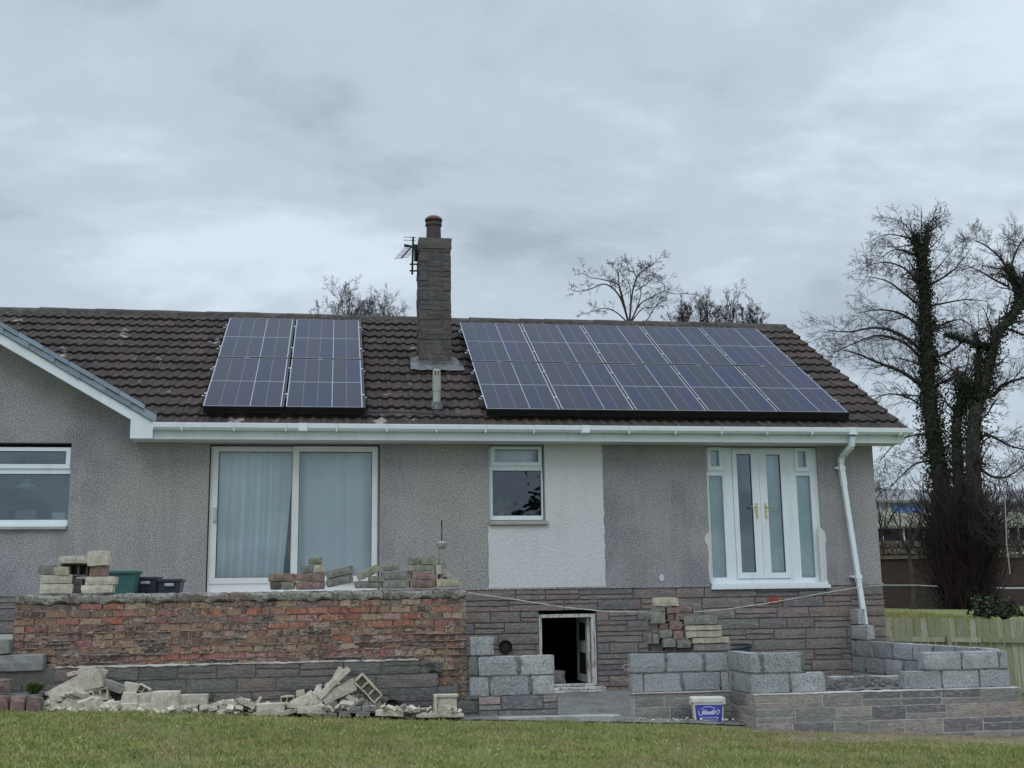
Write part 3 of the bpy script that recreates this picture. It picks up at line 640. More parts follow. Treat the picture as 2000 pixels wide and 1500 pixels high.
# wing: barge board with slated verge
by = 15.10
bb_ = MB()
for (xa, xb) in ((-2.309, PX), ):
    P = [(xa, by, barge_z(xa)-.135), (xa, by, barge_z(xa)), (xb, by, barge_z(xb)), (xb, by, barge_z(xb)-.135)]
    P[0] = (FX0, by, barge_z(FX0)-.13); P[3] = (PX, by, barge_z(PX)-.13)
    n = len(bb_.v); bb_.v += P + [(p[0], p[1]+.03, p[2]) for p in P]
    for a in ((0,1,2,3),(7,6,5,4),(0,4,5,1),(1,5,6,2),(2,6,7,3),(3,7,4,0)): bb_.q(*[n+i for i in a])
    n = len(bb_.v); Q = [(FX0, by, ZS), (FX0, by, barge_z(FX0)-.129), (-2.309, by, 3.872), (GX0-.014, by, 3.80), (GX0-.014, by, ZS)]; bb_.v += Q+[(p[0], p[1]+.03, p[2]) for p in Q]
    bb_.q(0+n,1+n,2+n,3+n,4+n); bb_.q(*[n+5+i for i in reversed(range(5))])
    for i in range(5): bb_.q(n+i, n+(i+1) % 5, n+5+(i+1) % 5, n+5+i)
    bb_.poly([(FX0,by+.03,barge_z(FX0)-.12),(PX,by+.03,barge_z(PX)-.12),(PX,DH,barge_z(PX)-.12),(FX0,DH,barge_z(FX0)-.12)])
bb_.poly([(PX,by,barge_z(PX)-.135),(PX,by,barge_z(PX)),(XL,by,3.70),(XL,by,3.565)])
bb_.build('gable_barge_board', MT['upvc'], house)
wr = MB()
V0 = (-2.309, 15.1, 3.868); Vt = (PX, 19.3, 6.31); V1 = (PX, 15.1, 6.31)
wr.poly([V0, (PX, 19.35, barge_z(PX)-.004), (PX, 15.1, barge_z(PX)-.004)]); wr.poly([(PX, 15.1, barge_z(PX)-.004), (PX, 19.35, barge_z(PX)-.004), (XL, 19.3, 3.7), (XL, 15.1, 3.7)])
wr.build('wing_roof', MT['tile'], house)
sv = MB(); R = random.Random(5); tdir = Vector((-1, 0, .5833)).normalized(); Ls_ = .37; i = 0; nrm = Vector((0, -.55, .83)).normalized()
L0 = Vector((-2.27, by-.035, 3.835))
while i < 14:
    a0 = i*Ls_; 
    for row, (h0, h1, yo) in enumerate(((0, .105, 0), (.085, .150, .03))):
        o_ = (.18 if row else 0); P0 = L0+tdir*(a0+o_); P1 = L0+tdir*(a0+o_+Ls_-.004)
        j = R.uniform(-.004,.004); lift0 = .010; lift1 = 0
        q4 = [P0+Vector((0,yo,h0+.02+j)), P1+Vector((0,yo+.012,h0+.02+j)), P1+Vector((0,yo+.075,h1+.02+j)), P0+Vector((0,yo+.06,h1+.02+j))]
        n = len(sv.v); sv.v += [tuple(p+Vector((0,-.006,.004))) for p in q4] + [tuple(p+Vector((0,.006,-.006))) for p in q4]
        for a in ((0,1,2,3),(7,6,5,4),(0,4,5,1),(1,5,6,2),(2,6,7,3),(3,7,4,0)): sv.q(*[n+t for t in a])
    i += 1
sv.build('verge_slates', MT['slate'], house)
# ---- chimney
def on_roof(x, y, off=0):
    q_ = ray(x, y); n_ = Vector((0, -st, ct)); e_ = Vector((0, EY, EZ-EYE)); t_ = (n_.dot(e_)+off)/n_.dot(q_); return q_*t_+Vector((0, 0, EYE))
cb_ = on_roof(850, 722); CY = cb_.y
cx0 = at(819, 600, CY).x; cx1 = at(882, 600, CY).x; ctz = at(850, 484, CY).z
cd = .62; ck = MB(); ck.cm = 0; zc0 = cb_.z-.45
nc = 18; hc_ = (ctz-cb_.z)/12.5; z = zc0; c = 0; R = random.Random(9)
while z < ctz-.01:
    z2 = min(ctz, z+hc_); qw = .13; ql = (c % 2 == 0)
    xs_ = [cx0+qw, cx1] if ql else [cx0, cx1-qw]
    quoin = (cx0, cx0+qw) if ql else (cx1-qw, cx1)
    qp = (quoin[1]-quoin[0]-.008, .12, z2-z-.008)
    ck.rbox(qp, T3(((quoin[0]+quoin[1])/2, CY+.055, (z+z2)/2)), amp=.003, ch=.003, seed=c)
    for (za, zb_) in ((z, (z+z2)/2), ((z+z2)/2, z2)) if R.random() < .75 else ((z, z2),):
        ck.rbox((xs_[1]-xs_[0]-.008, .12, zb_-za-.007), T3((sum(xs_)/2, CY+.06+R.uniform(-.003,.008), (za+zb_)/2)), seg=.06, amp=.006, ch=.004, seed=c*7+3)
    for sx in (cx0+.055, cx1-.055):
        ck.rbox((.11, cd-.13, z2-z-.008), T3((sx+R.uniform(-.004,.004), CY+.12+(cd-.12)/2, (z+z2)/2)), seg=.1, amp=.005, ch=.004, seed=c*11+5)
    z = z2; c += 1
ck.cm = 1; ck.box(cx0+.012, cx1-.012, CY+.012, CY+cd-.01, zc0, ctz-.01)
chim = ck.build('chimney', [MT['stone_chim'], MT['mortar_dark']], house)
cc = MB(); zt_ = at(850, 466, CY).z; cc.rbox((cx1-cx0+.022, cd+.03, zt_-ctz+.03), T3(((cx0+cx1)/2, CY+cd/2, (ctz+zt_)/2)), seg=.09, amp=.003, ch=.006, seed=2); cc.build('chimney_cap', mat('dark_cap_concrete', (.11,.105,.10), .95, [(6,4,.45,.7,(.06,.06,.06),.7), (20,3,.55,.7,(.19,.18,.16),.5)], (30,.006)), chim)
pt = MB(); pc = at(847, 465, CY+cd/2); pz = pc.z-.04; s = .0072*1.0
pt.lathe([(.118,0),(.112,.20),(.115,.235),(.128,.255),(.128,.285),(.10,.29)], pc.x, CY+cd/2, pz, 24); pot = pt.build('chimney_pot', MT['pot'], chim, smooth=False)
pw = MB(); pw.lathe([(.095,.27),(.095,.31),(.135,.315),(.14,.335),(.125,.36),(.09,.385),(.04,.40),(.0,.402)], pc.x, CY+cd/2, pz, 24); pw.build('cowl', MT['cowl'], pot)
pb = MB(); pb.lathe([(.124,.235),(.132,.24),(.132,.25),(.124,.255)], pc.x, CY+cd/2, pz, 24, closed=False); pb.build('pot_band', MT['lead'], pot)
# lead flashing round the foot
fl = MB()
def sheet(pts, thick=.008, nn=10):
    a, b, c_, d_ = [Vector(p) for p in pts]
    base = len(fl.v); nu = nn
    for i in range(nu+1):
        for j in range(nu+1):
            u, v = i/nu, j/nu; p = a.lerp(b, u).lerp(d_.lerp(c_, u), v); k = noise.noise(p*9)*.012
            fl.v.append((p.x, p.y-k*.5, p.z+k))
    for i in range(nu):
        for j in range(nu): q_ = base+i*(nu+1)+j; fl.q(q_, q_+nu+1, q_+nu+2, q_+1)
s_c = (CY-EY)/ct
sheet([rp_(cx0-.14, s_c-.22, .07), rp_(cx1+.17, s_c-.22, .07), rp_(cx1+.17, s_c+.02, .075), rp_(cx0-.14, s_c+.02, .075)])
sheet([(cx0-.01, CY-.016, cb_.z+.04), (cx1+.01, CY-.016, cb_.z+.04), (cx1+.01, CY-.02, cb_.z+.13), (cx0-.01, CY-.02, cb_.z+.13)], nn=6)
sheet([rp_(cx0-.14, s_c-.22, .075), rp_(cx0+.01, s_c-.22, .075), rp_(cx0+.0, s_c+.42, .08), rp_(cx0-.12, s_c+.30, .08)])
sheet([rp_(cx1-.01, s_c-.22, .075), rp_(cx1+.17, s_c-.22, .075), rp_(cx1+.09, s_c+.35, .08), rp_(cx1+.0, s_c+.42, .08)])
fl.build('lead_flashing', MT['lead'], chim, smooth=True)
# plastic vent pipe on the roof
vb = on_roof(853, 795, .03); ve = at(852, 727, vb.y); vp = MB(); MT['pvc_grey'] = mat('weathered_grey_pipe', (.36,.37,.33), .6, [(4,3,.45,.7,(.26,.27,.25),.6)])
vp.tube([vb-Vector((0,0,.1)), (vb.x, vb.y, ve.z-.05)], .052, 16); vp.tube([(vb.x, vb.y, vb.z+.22), (vb.x, vb.y, ve.z-.06)], .058, 16)
vent = vp.build('roof_vent_pipe', MT['pvc_grey'], house, smooth=False)
vc = MB()
for i in range(8):
    t_ = i*math.pi/4; vc.box(-.010,.010,-.055,-.042,-.055,.02, T3((vb.x, vb.y, ve.z)) @ Matrix.Rotation(t_, 4, 'Z'))
vc.lathe([(.054,.012),(.056,.02),(.035,.038),(0,.042)], vb.x, vb.y, ve.z, 16); vc.build('vent_cage', MT['pvc_grey'], vent)
vl = MB(); s_v = (vb.y-EY)/ct; vl.box(-.075,.075,0,.02,-.05,.05, T3(rp_(vb.x, s_v-.02, .07))); vl.lathe([(.075,-.03),(.06,.06),(.056,.065)], vb.x, vb.y, vb.z-.01, 16, closed=False); vl.build('vent_collar', MT['lead'], vent)

# ------------------------------------------------------------------ tv aerial on the chimney
ay = CY+.25; mtop = at(807, 463, ay); mbot = at(805, 536, ay)
aer = empty('tv_aerial', mbot, 'black television aerial strapped to the left side of the chimney', 'aerial')
m = MB(); m.tube([mbot, mtop], .016, 8); m.build('mast', MT['metal_dark'], aer)
for yy in (516, 529): m = MB(); a = at(800, yy, ay); b = at(818, yy, ay); m.tube([a, b], .013, 6); m.build('bracket', MT['metal_dark'], aer)
m = MB(); A = at(806, 479, ay); B = at(784, 504, ay-.5); m.tube([A, B], .012, 6)
for i in range(9):
    p = A.lerp(B, .12+i*.11); d_ = Vector((.11, -.05, .004)); m.tube([p-d_, p+d_], .004, 5)
m.tube([at(789,479,ay), at(806,482,ay)], .022, 6); m.build('boom', MT['metal_dark'], aer)
m = MB()
for yy in (463, 469): m.tube([at(788, yy, ay), at(812, yy+1, ay)], .005, 5)
m.tube([at(812,478,ay+.1), at(812,510,ay+.1)], .03, 5); m.build('reflector', MT['metal_dark'], aer)

# ------------------------------------------------------------------ solar panels
def panel_mesh(wd, ht_):
    me = bpy.data.meshes.new('glass_face'); P = [(0,0,0),(wd,0,0),(wd,ht_,0),(0,ht_,0)]
    me.from_pydata(P, [], [(0,1,2,3)]); uv = me.uv_layers.new(); 
    for i, c in enumerate([(0,0),(1,0),(1,1),(0,1)]): uv.data[i].uv = c
    me.materials.append(MT['solar']); return me
PW, PH = .998, 1.910
gm = panel_mesh(PW-.026, PH-.026)
fm = MB(); fm.v = []; 
def flat_frame(mb, x0, x1, y0, y1, w_, z0, z1):
    mb.box(x0, x1, y0+.004, y0+w_, z0, z1); mb.box(x0, x1, y1-w_, y1-.004, z0, z1); mb.box(x0, x0+w_, y0+w_, y1-w_, z0, z1); mb.box(x1-w_, x1, y0+w_, y1-w_, z0, z1)
flat_frame(fm, 0, PW, 0, PH, .011, -.002, .004); fmo = fm.build('frame', MT['alu']); fme = fmo.data; bpy.data.objects.remove(fmo)
bk = MB(); bk.box(.002, PW+.036, .002, PH+.058, -.035, -.0045); bko = bk.build('backing', MT['black']); bkm = bko.data; bpy.data.objects.remove(bko)  # runs past the panel edges, black in place of shade in the gaps
rl = MB()
rl.box(-.02, PW+.016, -.02, .02, -.085, -.036)
rlo = rl.build('mounting_rail', MT['alu']); rlm = rlo.data; bpy.data.objects.remove(rlo)
cm_ = MB()
cm_.box(-.028, .003, -.022, .022, -.02, .010); cm_.box(-.062, -.024, -.045, -.018, -.055, -.012)
cmo = cm_.build('clamp', MT['alu']); cmm = cmo.data; bpy.data.objects.remove(cmo)
cm2 = MB()
cm2.box(PW*.38, PW*.45, PH-.004, PH+.014, -.01, .008); c2o = cm2.build('junction_clip', MT['alu']); c2m = c2o.data; bpy.data.objects.remove(c2o)
shade_mb = MB(); shade_mb.box(0, PW+.037, .012, .016, -.108, -.037); shade_obj = shade_mb.build('lower_skirt', MT['black']); shade_me = shade_obj.data; bpy.data.objects.remove(shade_obj)  # black strip imitating the shade under the lower row of panels
Rm = Matrix((( 1,0,0),(0,ct,-st),(0,st,ct)))
ordw = ['first','second','third','fourth','fifth']
def add_panel(x, s, label, group, last):
    o = bpy.data.objects.new('solar_module', None); C.objects.link(o); o.location = rp_(x, s-.06, .17); o.rotation_euler = (TH, 0, 0); o.empty_display_size = .2
    tag(o, label, 'solar panel', group)
    for nm, me_, loc in (('frame', fme, (0,0,0)), ('glass_face', gm, (.013,.013,.001)), ('backing', bkm, (0,0,0)), ('mounting_rail', rlm, (0,.45,0)), ('mounting_rail', rlm, (0,1.5,0)), ('clamp', cmm, (0,.45,0)), ('clamp', cmm, (0,1.5,0))):
        c_ = bpy.data.objects.new(nm, me_); C.objects.link(c_); c_.parent = o; c_.location = loc
    if last:
        for yy in (.45, 1.5): c_ = bpy.data.objects.new('clamp', cmm); C.objects.link(c_); c_.parent = o; c_.location = (PW, yy, 0); c_.scale = (-1, 1, 1)
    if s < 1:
        c_ = bpy.data.objects.new('lower_skirt', shade_me); C.objects.link(c_); c_.parent = o
        c_ = bpy.data.objects.new('junction_clip', c2m); C.objects.link(c_); c_.parent = o
for r_, s in ((0, .315), (1, 2.285)):
    rn = ('lower', 'upper')[r_]
    for k, x in enumerate((-1.713, -.655)):
        add_panel(x, s, '%s %s solar panel of the four-panel block left of the chimney' % (rn, ('left', 'right')[k]), 'solar panels on the roof', k == 1)
    for k in range(5):
        add_panel(2.0+k*1.035, s, '%s row solar panel, %s from the chimney in the ten-panel block' % (rn, ordw[k]), 'solar panels on the roof', k == 4)
# black cable from the left block to the vent pipe
m = MB(); pts = [rp_(.40+i*.155, .30+.05*math.sin(i*.5)-.01*i+(.06 if i > 8 else 0), .085) for i in range(11)]; m.tube(pts, .008, 6); tag(m.build('solar_cable', MT['black']), 'thin black cable lying on the roof tiles between both solar blocks', 'cable')

# ------------------------------------------------------------------ curtains and things indoors
def curtain(name, x0, x1, z0, z1, y, mt, label, cat, folds=9, amp=.03, seed=0, shape=None, n=160, grp=None):
    m = MB(); nz_ = 26
    for i in range(n+1):
        u = i/n
        for j in range(nz_+1):
            v = j/nz_; z = z0+(z1-z0)*v
            xl, xr = shape(v) if shape else (x0, x1)
            wv = u + .02*noise.noise(Vector((u*3, v*1.5, seed)))*(1.5-v)
            x = xl+(xr-xl)*wv
            k = math.sin(wv*folds*2*math.pi + 2.5*noise.noise(Vector((u*2.5, seed, v*.4))))
            a = amp*(.45+.8*abs(noise.noise(Vector((u*4, v*.6, seed+3)))))*(1.15-.35*v)
            m.v.append((x, y+k*a, z))
    for i in range(n):
        for j in range(nz_): q_ = i*(nz_+1)+j; m.q(q_, q_+nz_+1, q_+nz_+2, q_+1)
    return tag(m.build(name, mt, smooth=True), label, cat, grp)
yC = DH+.26
def sh1(v): return (g1[0]-.10, g1[1]-.02-.12*(1-v)**1.6+.02)
curtain('curtain', g1[0]-.1, g1[1], ZP+.03, ZS-.04, yC, MT['curtain'], 'pale blue-grey curtain gathered behind the left pane of the patio door', 'curtain', 5.5, .075, 1, sh1, grp='patio door curtains')
curtain('curtain', g2[0]-.02, g2[1]+.1, ZP+.03, ZS-.04, yC+.02, MT['curtain'], 'pale blue-grey curtain with flatter folds behind the right pane of the patio door', 'curtain', 3.4, .05, 5, lambda v: (g2[0]-.12+.05*(1-v), g2[1]+.1), grp='patio door curtains')
yB = DH+.17
curtain('door_blind', sl1[0]-.05, sl1[1]+.06, ZP+.05, ZS-.05, yB, MT['net'], 'grey-green blind behind the left sidelight of the french doors', 'blind', 3, .012, 2, n=30, grp='blinds behind the french doors')
curtain('door_blind', sl2[0]-.06, sl2[1]+.05, ZP+.05, ZS-.05, yB, MT['net'], 'grey-green blind behind the right sidelight of the french doors', 'blind', 3, .012, 8, n=30, grp='blinds behind the french doors')
curtain('door_blind', d2[0]-.06, d2[1]+.06, ZP+.05, ZS-.05, yB, MT['net'], 'grey blind behind the right-hand leaf of the french doors', 'blind', 2, .010, 12, n=30, grp='blinds behind the french doors')
curtain('bath_curtain', bt[0]+.03, bt[1]-.04, bt[2]-.06, bt[3]+.02, DH+.25, MT['curtain'], 'short gathered curtain behind the top pane of the bathroom window', 'curtain', 7, .025, 4, n=60)
# plant pot on the bathroom sill, pale triangle of a towel
pp = at(979, 1003, DH+.22); zs_ = at(979, 1008, DH+.22).z
o = empty('pot_plant', (pp.x, DH+.22, zs_), 'leafy plant in a clay pot behind the bathroom window', 'pot plant')
m = MB(); m.lathe([(.045,0),(.06,.06),(.065,.06),(.065,.075),(.05,.075)], pp.x, DH+.22, zs_, 16); m.build('pot', MT['terracotta'], o)
MT['leaf'] = mat('house_plant_leaf', (.06,.12,.05), .6)
m = MB(); R = random.Random(2)
for i in range(40):
    d_ = Vector((R.uniform(-1,1), R.uniform(-.5,.5), R.uniform(.1,1.4))).normalized()*R.uniform(.06,.22); b_ = Vector((pp.x, DH+.22, zs_+.06)); s_ = d_.cross(Vector((0,1,.1))).normalized()*.018
    m.poly([b_, b_+d_*.6+s_, b_+d_, b_+d_*.6-s_])
m.build('leaves', MT['leaf'], o)
# pendant lamp and box seen through the kitchen window
lp_ = at(53, 945, DH+.4); o = empty('pendant_lamp', lp_, 'white pendant lamp hanging inside the kitchen', 'lamp')
m = MB(); m.lathe([(.02,.06),(.035,.05),(.05,.02),(.10,-.01),(.14,-.045),(.13,-.05)], lp_.x, lp_.y, lp_.z, 24, closed=False); m.build('lamp_shade', MT['upvc'], o)
m = MB(); m.tube([lp_+Vector((0,0,.05)), (lp_.x, lp_.y, ZS)], .004, 6); m.build('cord', MT['upvc'], o)
bx = at(118, 1009, DH+.35); m = MB(); m.box(bx.x-.09, bx.x+.07, DH+.3, DH+.42, bx.z-.07, bx.z+.05); tag(m.build('kitchen_box', MT['upvc_old'], bevel=.006), 'pale box standing behind the lower right corner of the kitchen window', 'box')
m = MB(); c1 = at(50, 1000, DH+.9); m.box(c1.x-.13, c1.x+.13, c1.y, c1.y+.02, c1.z-.5, c1.z+.03); tag(m.build('chair_back', MT['reveal'], bevel=.01), 'dim chair back inside the kitchen below the lamp', 'chair')

# ------------------------------------------------------------------ old brick wall under the terrace
YB = 13.0
bx0, bx1 = -3.315, 1.452; bz0, bz1 = .955, 1.605
bw = MB(); R = random.Random(21); CH = .0765; BL = .226
zr = 1.605; rowi = 0
while zr > .52:
    za = zr-CH+.010; x = bx0 - (.113 if rowi % 2 else 0) + R.uniform(-.02,.02)
    header = (rowi % 5 == 4)
    while x < bx1-.01:
        L = BL if not header else BL/2
        a = max(x, bx0+R.uniform(0,.012)); b = min(x+L-.010, bx1-R.uniform(0,.015)); x += L
        if b-a < .05: continue
        if zr < bz0+.03 and a < .93+R.uniform(-.05,.08): continue
        if zr < 1.07 and b < -2.90: continue
        rec = R.uniform(-.004,.008)+(.02 if R.random() < .06 else 0)
        # bright reds sit high on the right, pinkish ones low in the middle, tan and brown elsewhere
        pr = .05+.75*max(0, 1-abs(zr-1.47)/.16)*max(0, min(1, (a+.9)/.5))*(a < .95)
        pk = .08+.5*max(0, 1-(zr-.95)/.30)*max(0, 1-abs(a+.6)/1.2)
        pdk = .18+.55*max(0, 1-abs(zr-1.20)/.16)+.45*(a > .95)
        u = R.random(); bw.cm = 1 if u < pr else 2 if u < pr+pk else 3 if u < pr+pk+pdk*.6 else 0
        bw.rbox((b-a, .10, zr-za), T3(((a+b)/2, YB+.05+rec, (za+zr)/2)), seg=.045, amp=.0022+.005*(R.random() < .2), ch=.004, seed=R.randint(1, 9999), fr=16, nmax=5)
    zr -= CH; rowi += 1
bn = [(7,4,.55,.66,(.07,.05,.045),.75), (18,3,.55,.66,(.48,.41,.33),.5), (50,2,.52,.64,(.04,.03,.028),.5)]
BM = [mat('tan_brick', (.3,.2,.13), .92, bn, (40,.008), island=[(.33,.22,.15),(.28,.17,.12),(.37,.26,.185),(.22,.15,.115),(.33,.19,.14),(.38,.28,.21)], stretch=(1.7,1,.8)),
 mat('red_brick', (.4,.14,.09), .92, bn, (40,.008), island=[(.38,.15,.10),(.35,.155,.105),(.42,.18,.12),(.31,.125,.09)], stretch=(1.5,1,.8)),
 mat('pink_brick', (.35,.17,.15), .92, bn, (40,.008), island=[(.34,.15,.135),(.30,.13,.12),(.40,.23,.21)], stretch=(1.5,1,.8)),
 mat('dark_brick', (.15,.1,.09), .92, [(7,4,.5,.6,(.30,.22,.165),.75)]+bn[1:], (40,.008), island=[(.13,.085,.072),(.19,.11,.09),(.11,.075,.07)], stretch=(1.8,1,.7))]
bwall = empty('brick_wall', (-.9, YB, .9), 'old red and brown brick retaining wall with ragged mortar under the patio door', 'wall')
bw.build('bricks', BM, bwall)
# ragged mortar left on the wall where facing stone was torn off
sm = MB(); NXs, NZs = 560, 170; xs_l = np.linspace(bx0, bx1, NXs); zs_l = np.linspace(.53, 1.60, NZs)
nv = lambda a, b, c: noise.noise(Vector((a, b, c)))
for x in xs_l:
    for z in zs_l:
        zz_ = z + .006*nv(x*3, z*2, 1) + .007*nv(x*13, z*6, 5)
        cf = (1.605-zz_)/CH; ph = cf % 1.0; ci = math.floor(cf+.5)
        lip = max(0, 1-min(ph, 1-ph)*CH/.0105)
        low = max(0, min(1, (1.44-z)*3.0))
        am = nv(x*2.1, ci*7.7, 9)+.6*nv(x*7, ci*3.1, 2)+.4*nv(x*24, ci, 7)
        pa = nv(x*2.6, ci*5.1, 30)+.6*nv(x*10, z*24, 31)+.35*nv(x*30, z*60, 12)
        ptc = max(0, min(1, (pa-.45+.17*low)*7))*(.016+.008*nv(x*22, z*40, 8))
        right = max(0, 1-(bx1-x)/.22); ptc = max(ptc, .03*right*max(0, nv(x*8, z*9, 50)+.2))
        h = -.013 + lip*(.008+.050*low*max(0, am+.22)) + ptc + .004*nv(x*34, z*50, 3)
        sm.v.append((x, YB-h+.001, z))
def okc(i, j):
    x, z = xs_l[i], zs_l[j]
    if z < bz0 and x < .95: return False
    if z < 1.07 and x < -2.93: return False
    return True
for i in range(NXs-1):
    for j in range(NZs-1):
        if okc(i, j): q_ = i*NZs+j; sm.q(q_, q_+NZs, q_+NZs+1, q_+1)
sm.build('mortar_remains', MT['smear'], bwall, smooth=True)
# rough concrete coping
cp_ = MB()
x = bx0-.01; k = 0
while x < bx1-.02:
    L = .55; xb = min(bx1+.005, x+L)
    cp_.rbox((xb-x+.01, .34, .098), T3(((x+xb)/2, YB+.155+.004*math.sin(k*2), 1.652)), seg=.035, amp=.009, ch=.012, seed=40, fr=13, nmax=18)
    x = xb; k += 1
cp_.build('coping', MT['coping'], bwall)
tb = MB(); tb.box(bx0+.01, bx1-.01, YB+.11, DH-.02, .40, 1.672); struct(tb.build('terrace_slab', MT['concrete']))
# walling stone facing below the brickwork, stepped at the right
fw_ = empty('stone_facing', (-1, 12.9, .4), 'dark pitched stone facing stepping down below the brick wall', 'wall')
m = MB(); YS = 12.88
c1 = .145
tops = [(at(0,1,1), 0)]
zt0 = .952
ends_ = [at(935,1380,YS).x, at(897,1370,YS).x, at(856,1330,YS).x, at(819,1300,YS).x]
for c in range(6):
    za, zb_ = zt0-(c+1)*c1, zt0-c*c1
    xe = [ends_[3], ends_[2], ends_[1], ends_[0], ends_[0], ends_[0]][c]
    xst = -7 if c else at(30,1302,YS).x
    if c == 0: xst = -2.85
    course_wall(m, xst, xe, za, zb_, YS, ch=c1, seed=60+c, splits=.35, Ls=(.40,.46,.52,.60), joint=.007, seg=.05, amp=.003)
    if c == 0: m.rbox((.34,.1,.15), T3((xe+.08, YS+.10, za+.06)), seg=.03, amp=.02, ch=.02, seed=4)
m.build('facing_stones', MT['stone_dark'], fw_)
m = MB(); m.box(-7, ends_[3]-.01, YS+.012, YB+.10, .2, zt0-.003); m.box(ends_[3]-.01, ends_[2]-.01, YS+.012, YB+.012, .0, zt0-c1-.003); m.box(ends_[2]-.01, ends_[1]-.01, YS+.012, YB+.012, .0, zt0-2*c1-.003); m.box(ends_[1]-.01, ends_[0]-.01, YS+.012, YB+.012, .0, zt0-3*c1-.003)
m.build('facing_mortar', MT['mortar_dark'], fw_)
m = MB(); m.rbox((ends_[3]+2.85, .13, .018), T3(((ends_[3]-2.85)/2, YS+.055, zt0+.002)), seg=.06, amp=.007, ch=.005, seed=8, nmax=60, fr=15); m.build('mortar_ledge', MT['mortar_pale'], fw_)
# stepped wall at the far left
lw = empty('stepped_wall', (-3.4, 12.9, .6), 'grey smooth-faced stone blocks stepping down beside the left end of the brick wall', 'wall')
MT['stone_smooth'] = mat('smooth_grey_stone', (.23,.235,.225), .93, [(5,5,.45,.68,(.15,.16,.15),.7), (26,3,.54,.68,(.34,.34,.32),.5)], (30,.005))
m = MB()
a = at(0,1279,YS); b = at(84,1311,YS)
m.rbox((b.x+6.2, .22, a.z-b.z-.006), T3(((b.x-6.2)/2, YS+.09, (a.z+b.z)/2)), seg=.08, amp=.004, ch=.006, seed=3, nmax=30)
a = at(0,1248,YS+.02); b = at(19,1279,YS)
m.rbox((b.x+6.2, .22, a.z-b.z-.006), T3(((b.x-6.2)/2, YS+.11, (a.z+b.z)/2)), seg=.08, amp=.004, ch=.008, seed=5, nmax=30)
m.build('wall_blocks', MT['stone_smooth'], lw)
m = MB(); m.box(-6.2, b.x-.05, YS+.2, DH-.03, .3, a.z-.01); struct(m.build('left_terrace', MT['concrete']))
# sandstone edging at the left
ed = MB(); x = -6.0
e1 = at(75,1370,12.45)
while x < e1.x-.05:
    ed.rbox((.15,.13,.17), T3((x+.075, 12.45, gz(x,12.4)+.055)), seg=.05, amp=.006, ch=.01, seed=int(x*100) % 991); x += .158
tag(ed.build('edging_bricks', MT['sandstone']), 'low row of brown upright edging bricks by the lawn, at the far left', 'edging')
ed = MB(); a = at(26,1325,12.62); ed.rbox((1.8,.16,.135), T3((a.x-.9, 12.62, a.z-.068)), seg=.07, amp=.005, ch=.012, seed=7, nmax=20); tag(ed.build('sandstone_step', MT['sandstone']), 'reddish brown sandstone step above the edging bricks at the far left', 'step')
m = MB(); m.box(-6.0, e1.x-.02, 12.52, YS-.002, -.1, at(80,1356,12.6).z); struct(m.build('left_path', MT['dirt']))

# ------------------------------------------------------------------ new concrete block walls
def block_run(mb, mm, axis, a0, a1, zb, rows, f, bl=.44, bh=.215, th=.14, offs=(0,), jt=.012, seed=0, ends=None, face=-1):
    """rows of blocks along x (or y) with smeared joints; f = face plane"""
    R = random.Random(seed)
    for r in range(rows):
        z0 = zb+r*(bh+jt); s_, e_ = (a0, a1) if not ends else ends[r]
        x = s_ - offs[r % len(offs)]
        while x < e_-.03:
            a = max(x, s_); b = min(x+bl, e_); x += bl+jt
            if b-a < .04: continue
            T = T3(((a+b)/2, f+th/2, z0+bh/2)) if axis == 'X' else T3((f+th/2, (a+b)/2, z0+bh/2)) @ Matrix.Rotation(math.pi/2, 4, 'Z')
            mb.rbox((b-a, th, bh), T, seg=.07, amp=.0025, ch=.004, seed=R.randint(1, 999), fr=12, nmax=8)
            # smeared perpend
            if b < e_-.02:
                wj = R.uniform(.03,.085); c = b+jt/2+R.uniform(-.01,.01)
                T = T3((c, f+.05, z0+bh/2)) if axis == 'X' else T3((f+.05, c, z0+bh/2)) @ Matrix.Rotation(math.pi/2, 4, 'Z')
                mm.rbox((wj, .112, bh*R.uniform(.85,1.0)), T, seg=.03, amp=.010, ch=.01, seed=R.randint(1, 999), fr=10, nmax=9)
        T = T3(((s_+e_)/2, f+th/2, z0-jt/2)) if axis == 'X' else T3((f+th/2, (s_+e_)/2, z0-jt/2)) @ Matrix.Rotation(math.pi/2, 4, 'Z')
        mm.rbox((e_-s_-.006, th-.002, jt+.004), T, seg=.03, amp=.004, ch=.002, seed=R.randint(1, 999), fr=14, nmax=40)
def zat(x, y, Y): return at(x, y, Y).z
def xat(x, y, Y): return at(x, y, Y).x
# left of the cellar door
Y1 = 12.86
w1 = empty('block_wall', (1.95, Y1, .5), 'grey concrete block wall with one extra block, between the brick wall and the cellar door', 'wall')
a, b = MB(), MB(); zb = zat(1000,1358,Y1); bh_ = (zat(1000,1281,Y1)-zb-.012)/2
block_run(a, b, 'X', xat(918,1330,Y1), xat(1083,1330,Y1), zb, 2, Y1, bh=bh_, offs=(.23,0), seed=1, ends=[(xat(918,1330,Y1), xat(1083,1330,Y1)), (xat(934,1300,Y1), xat(1083,1300,Y1))])
a.rbox((xat(965,1260,Y1)-xat(919,1260,Y1), .14, bh_-.01), T3(((xat(965,1260,Y1)+xat(919,1260,Y1))/2, Y1+.07, zb+2*(bh_+.012)+bh_/2)), seg=.06, amp=.003, ch=.005, seed=3)
b.rbox((.10, .12, bh_), T3((xat(925,1300,Y1), Y1+.06, zb+bh_*1.5+.012)), seg=.03, amp=.006, ch=.006, seed=9)
a.build('blocks', MT['block'], w1); b.build('mortar', MT['block_mortar'], w1)
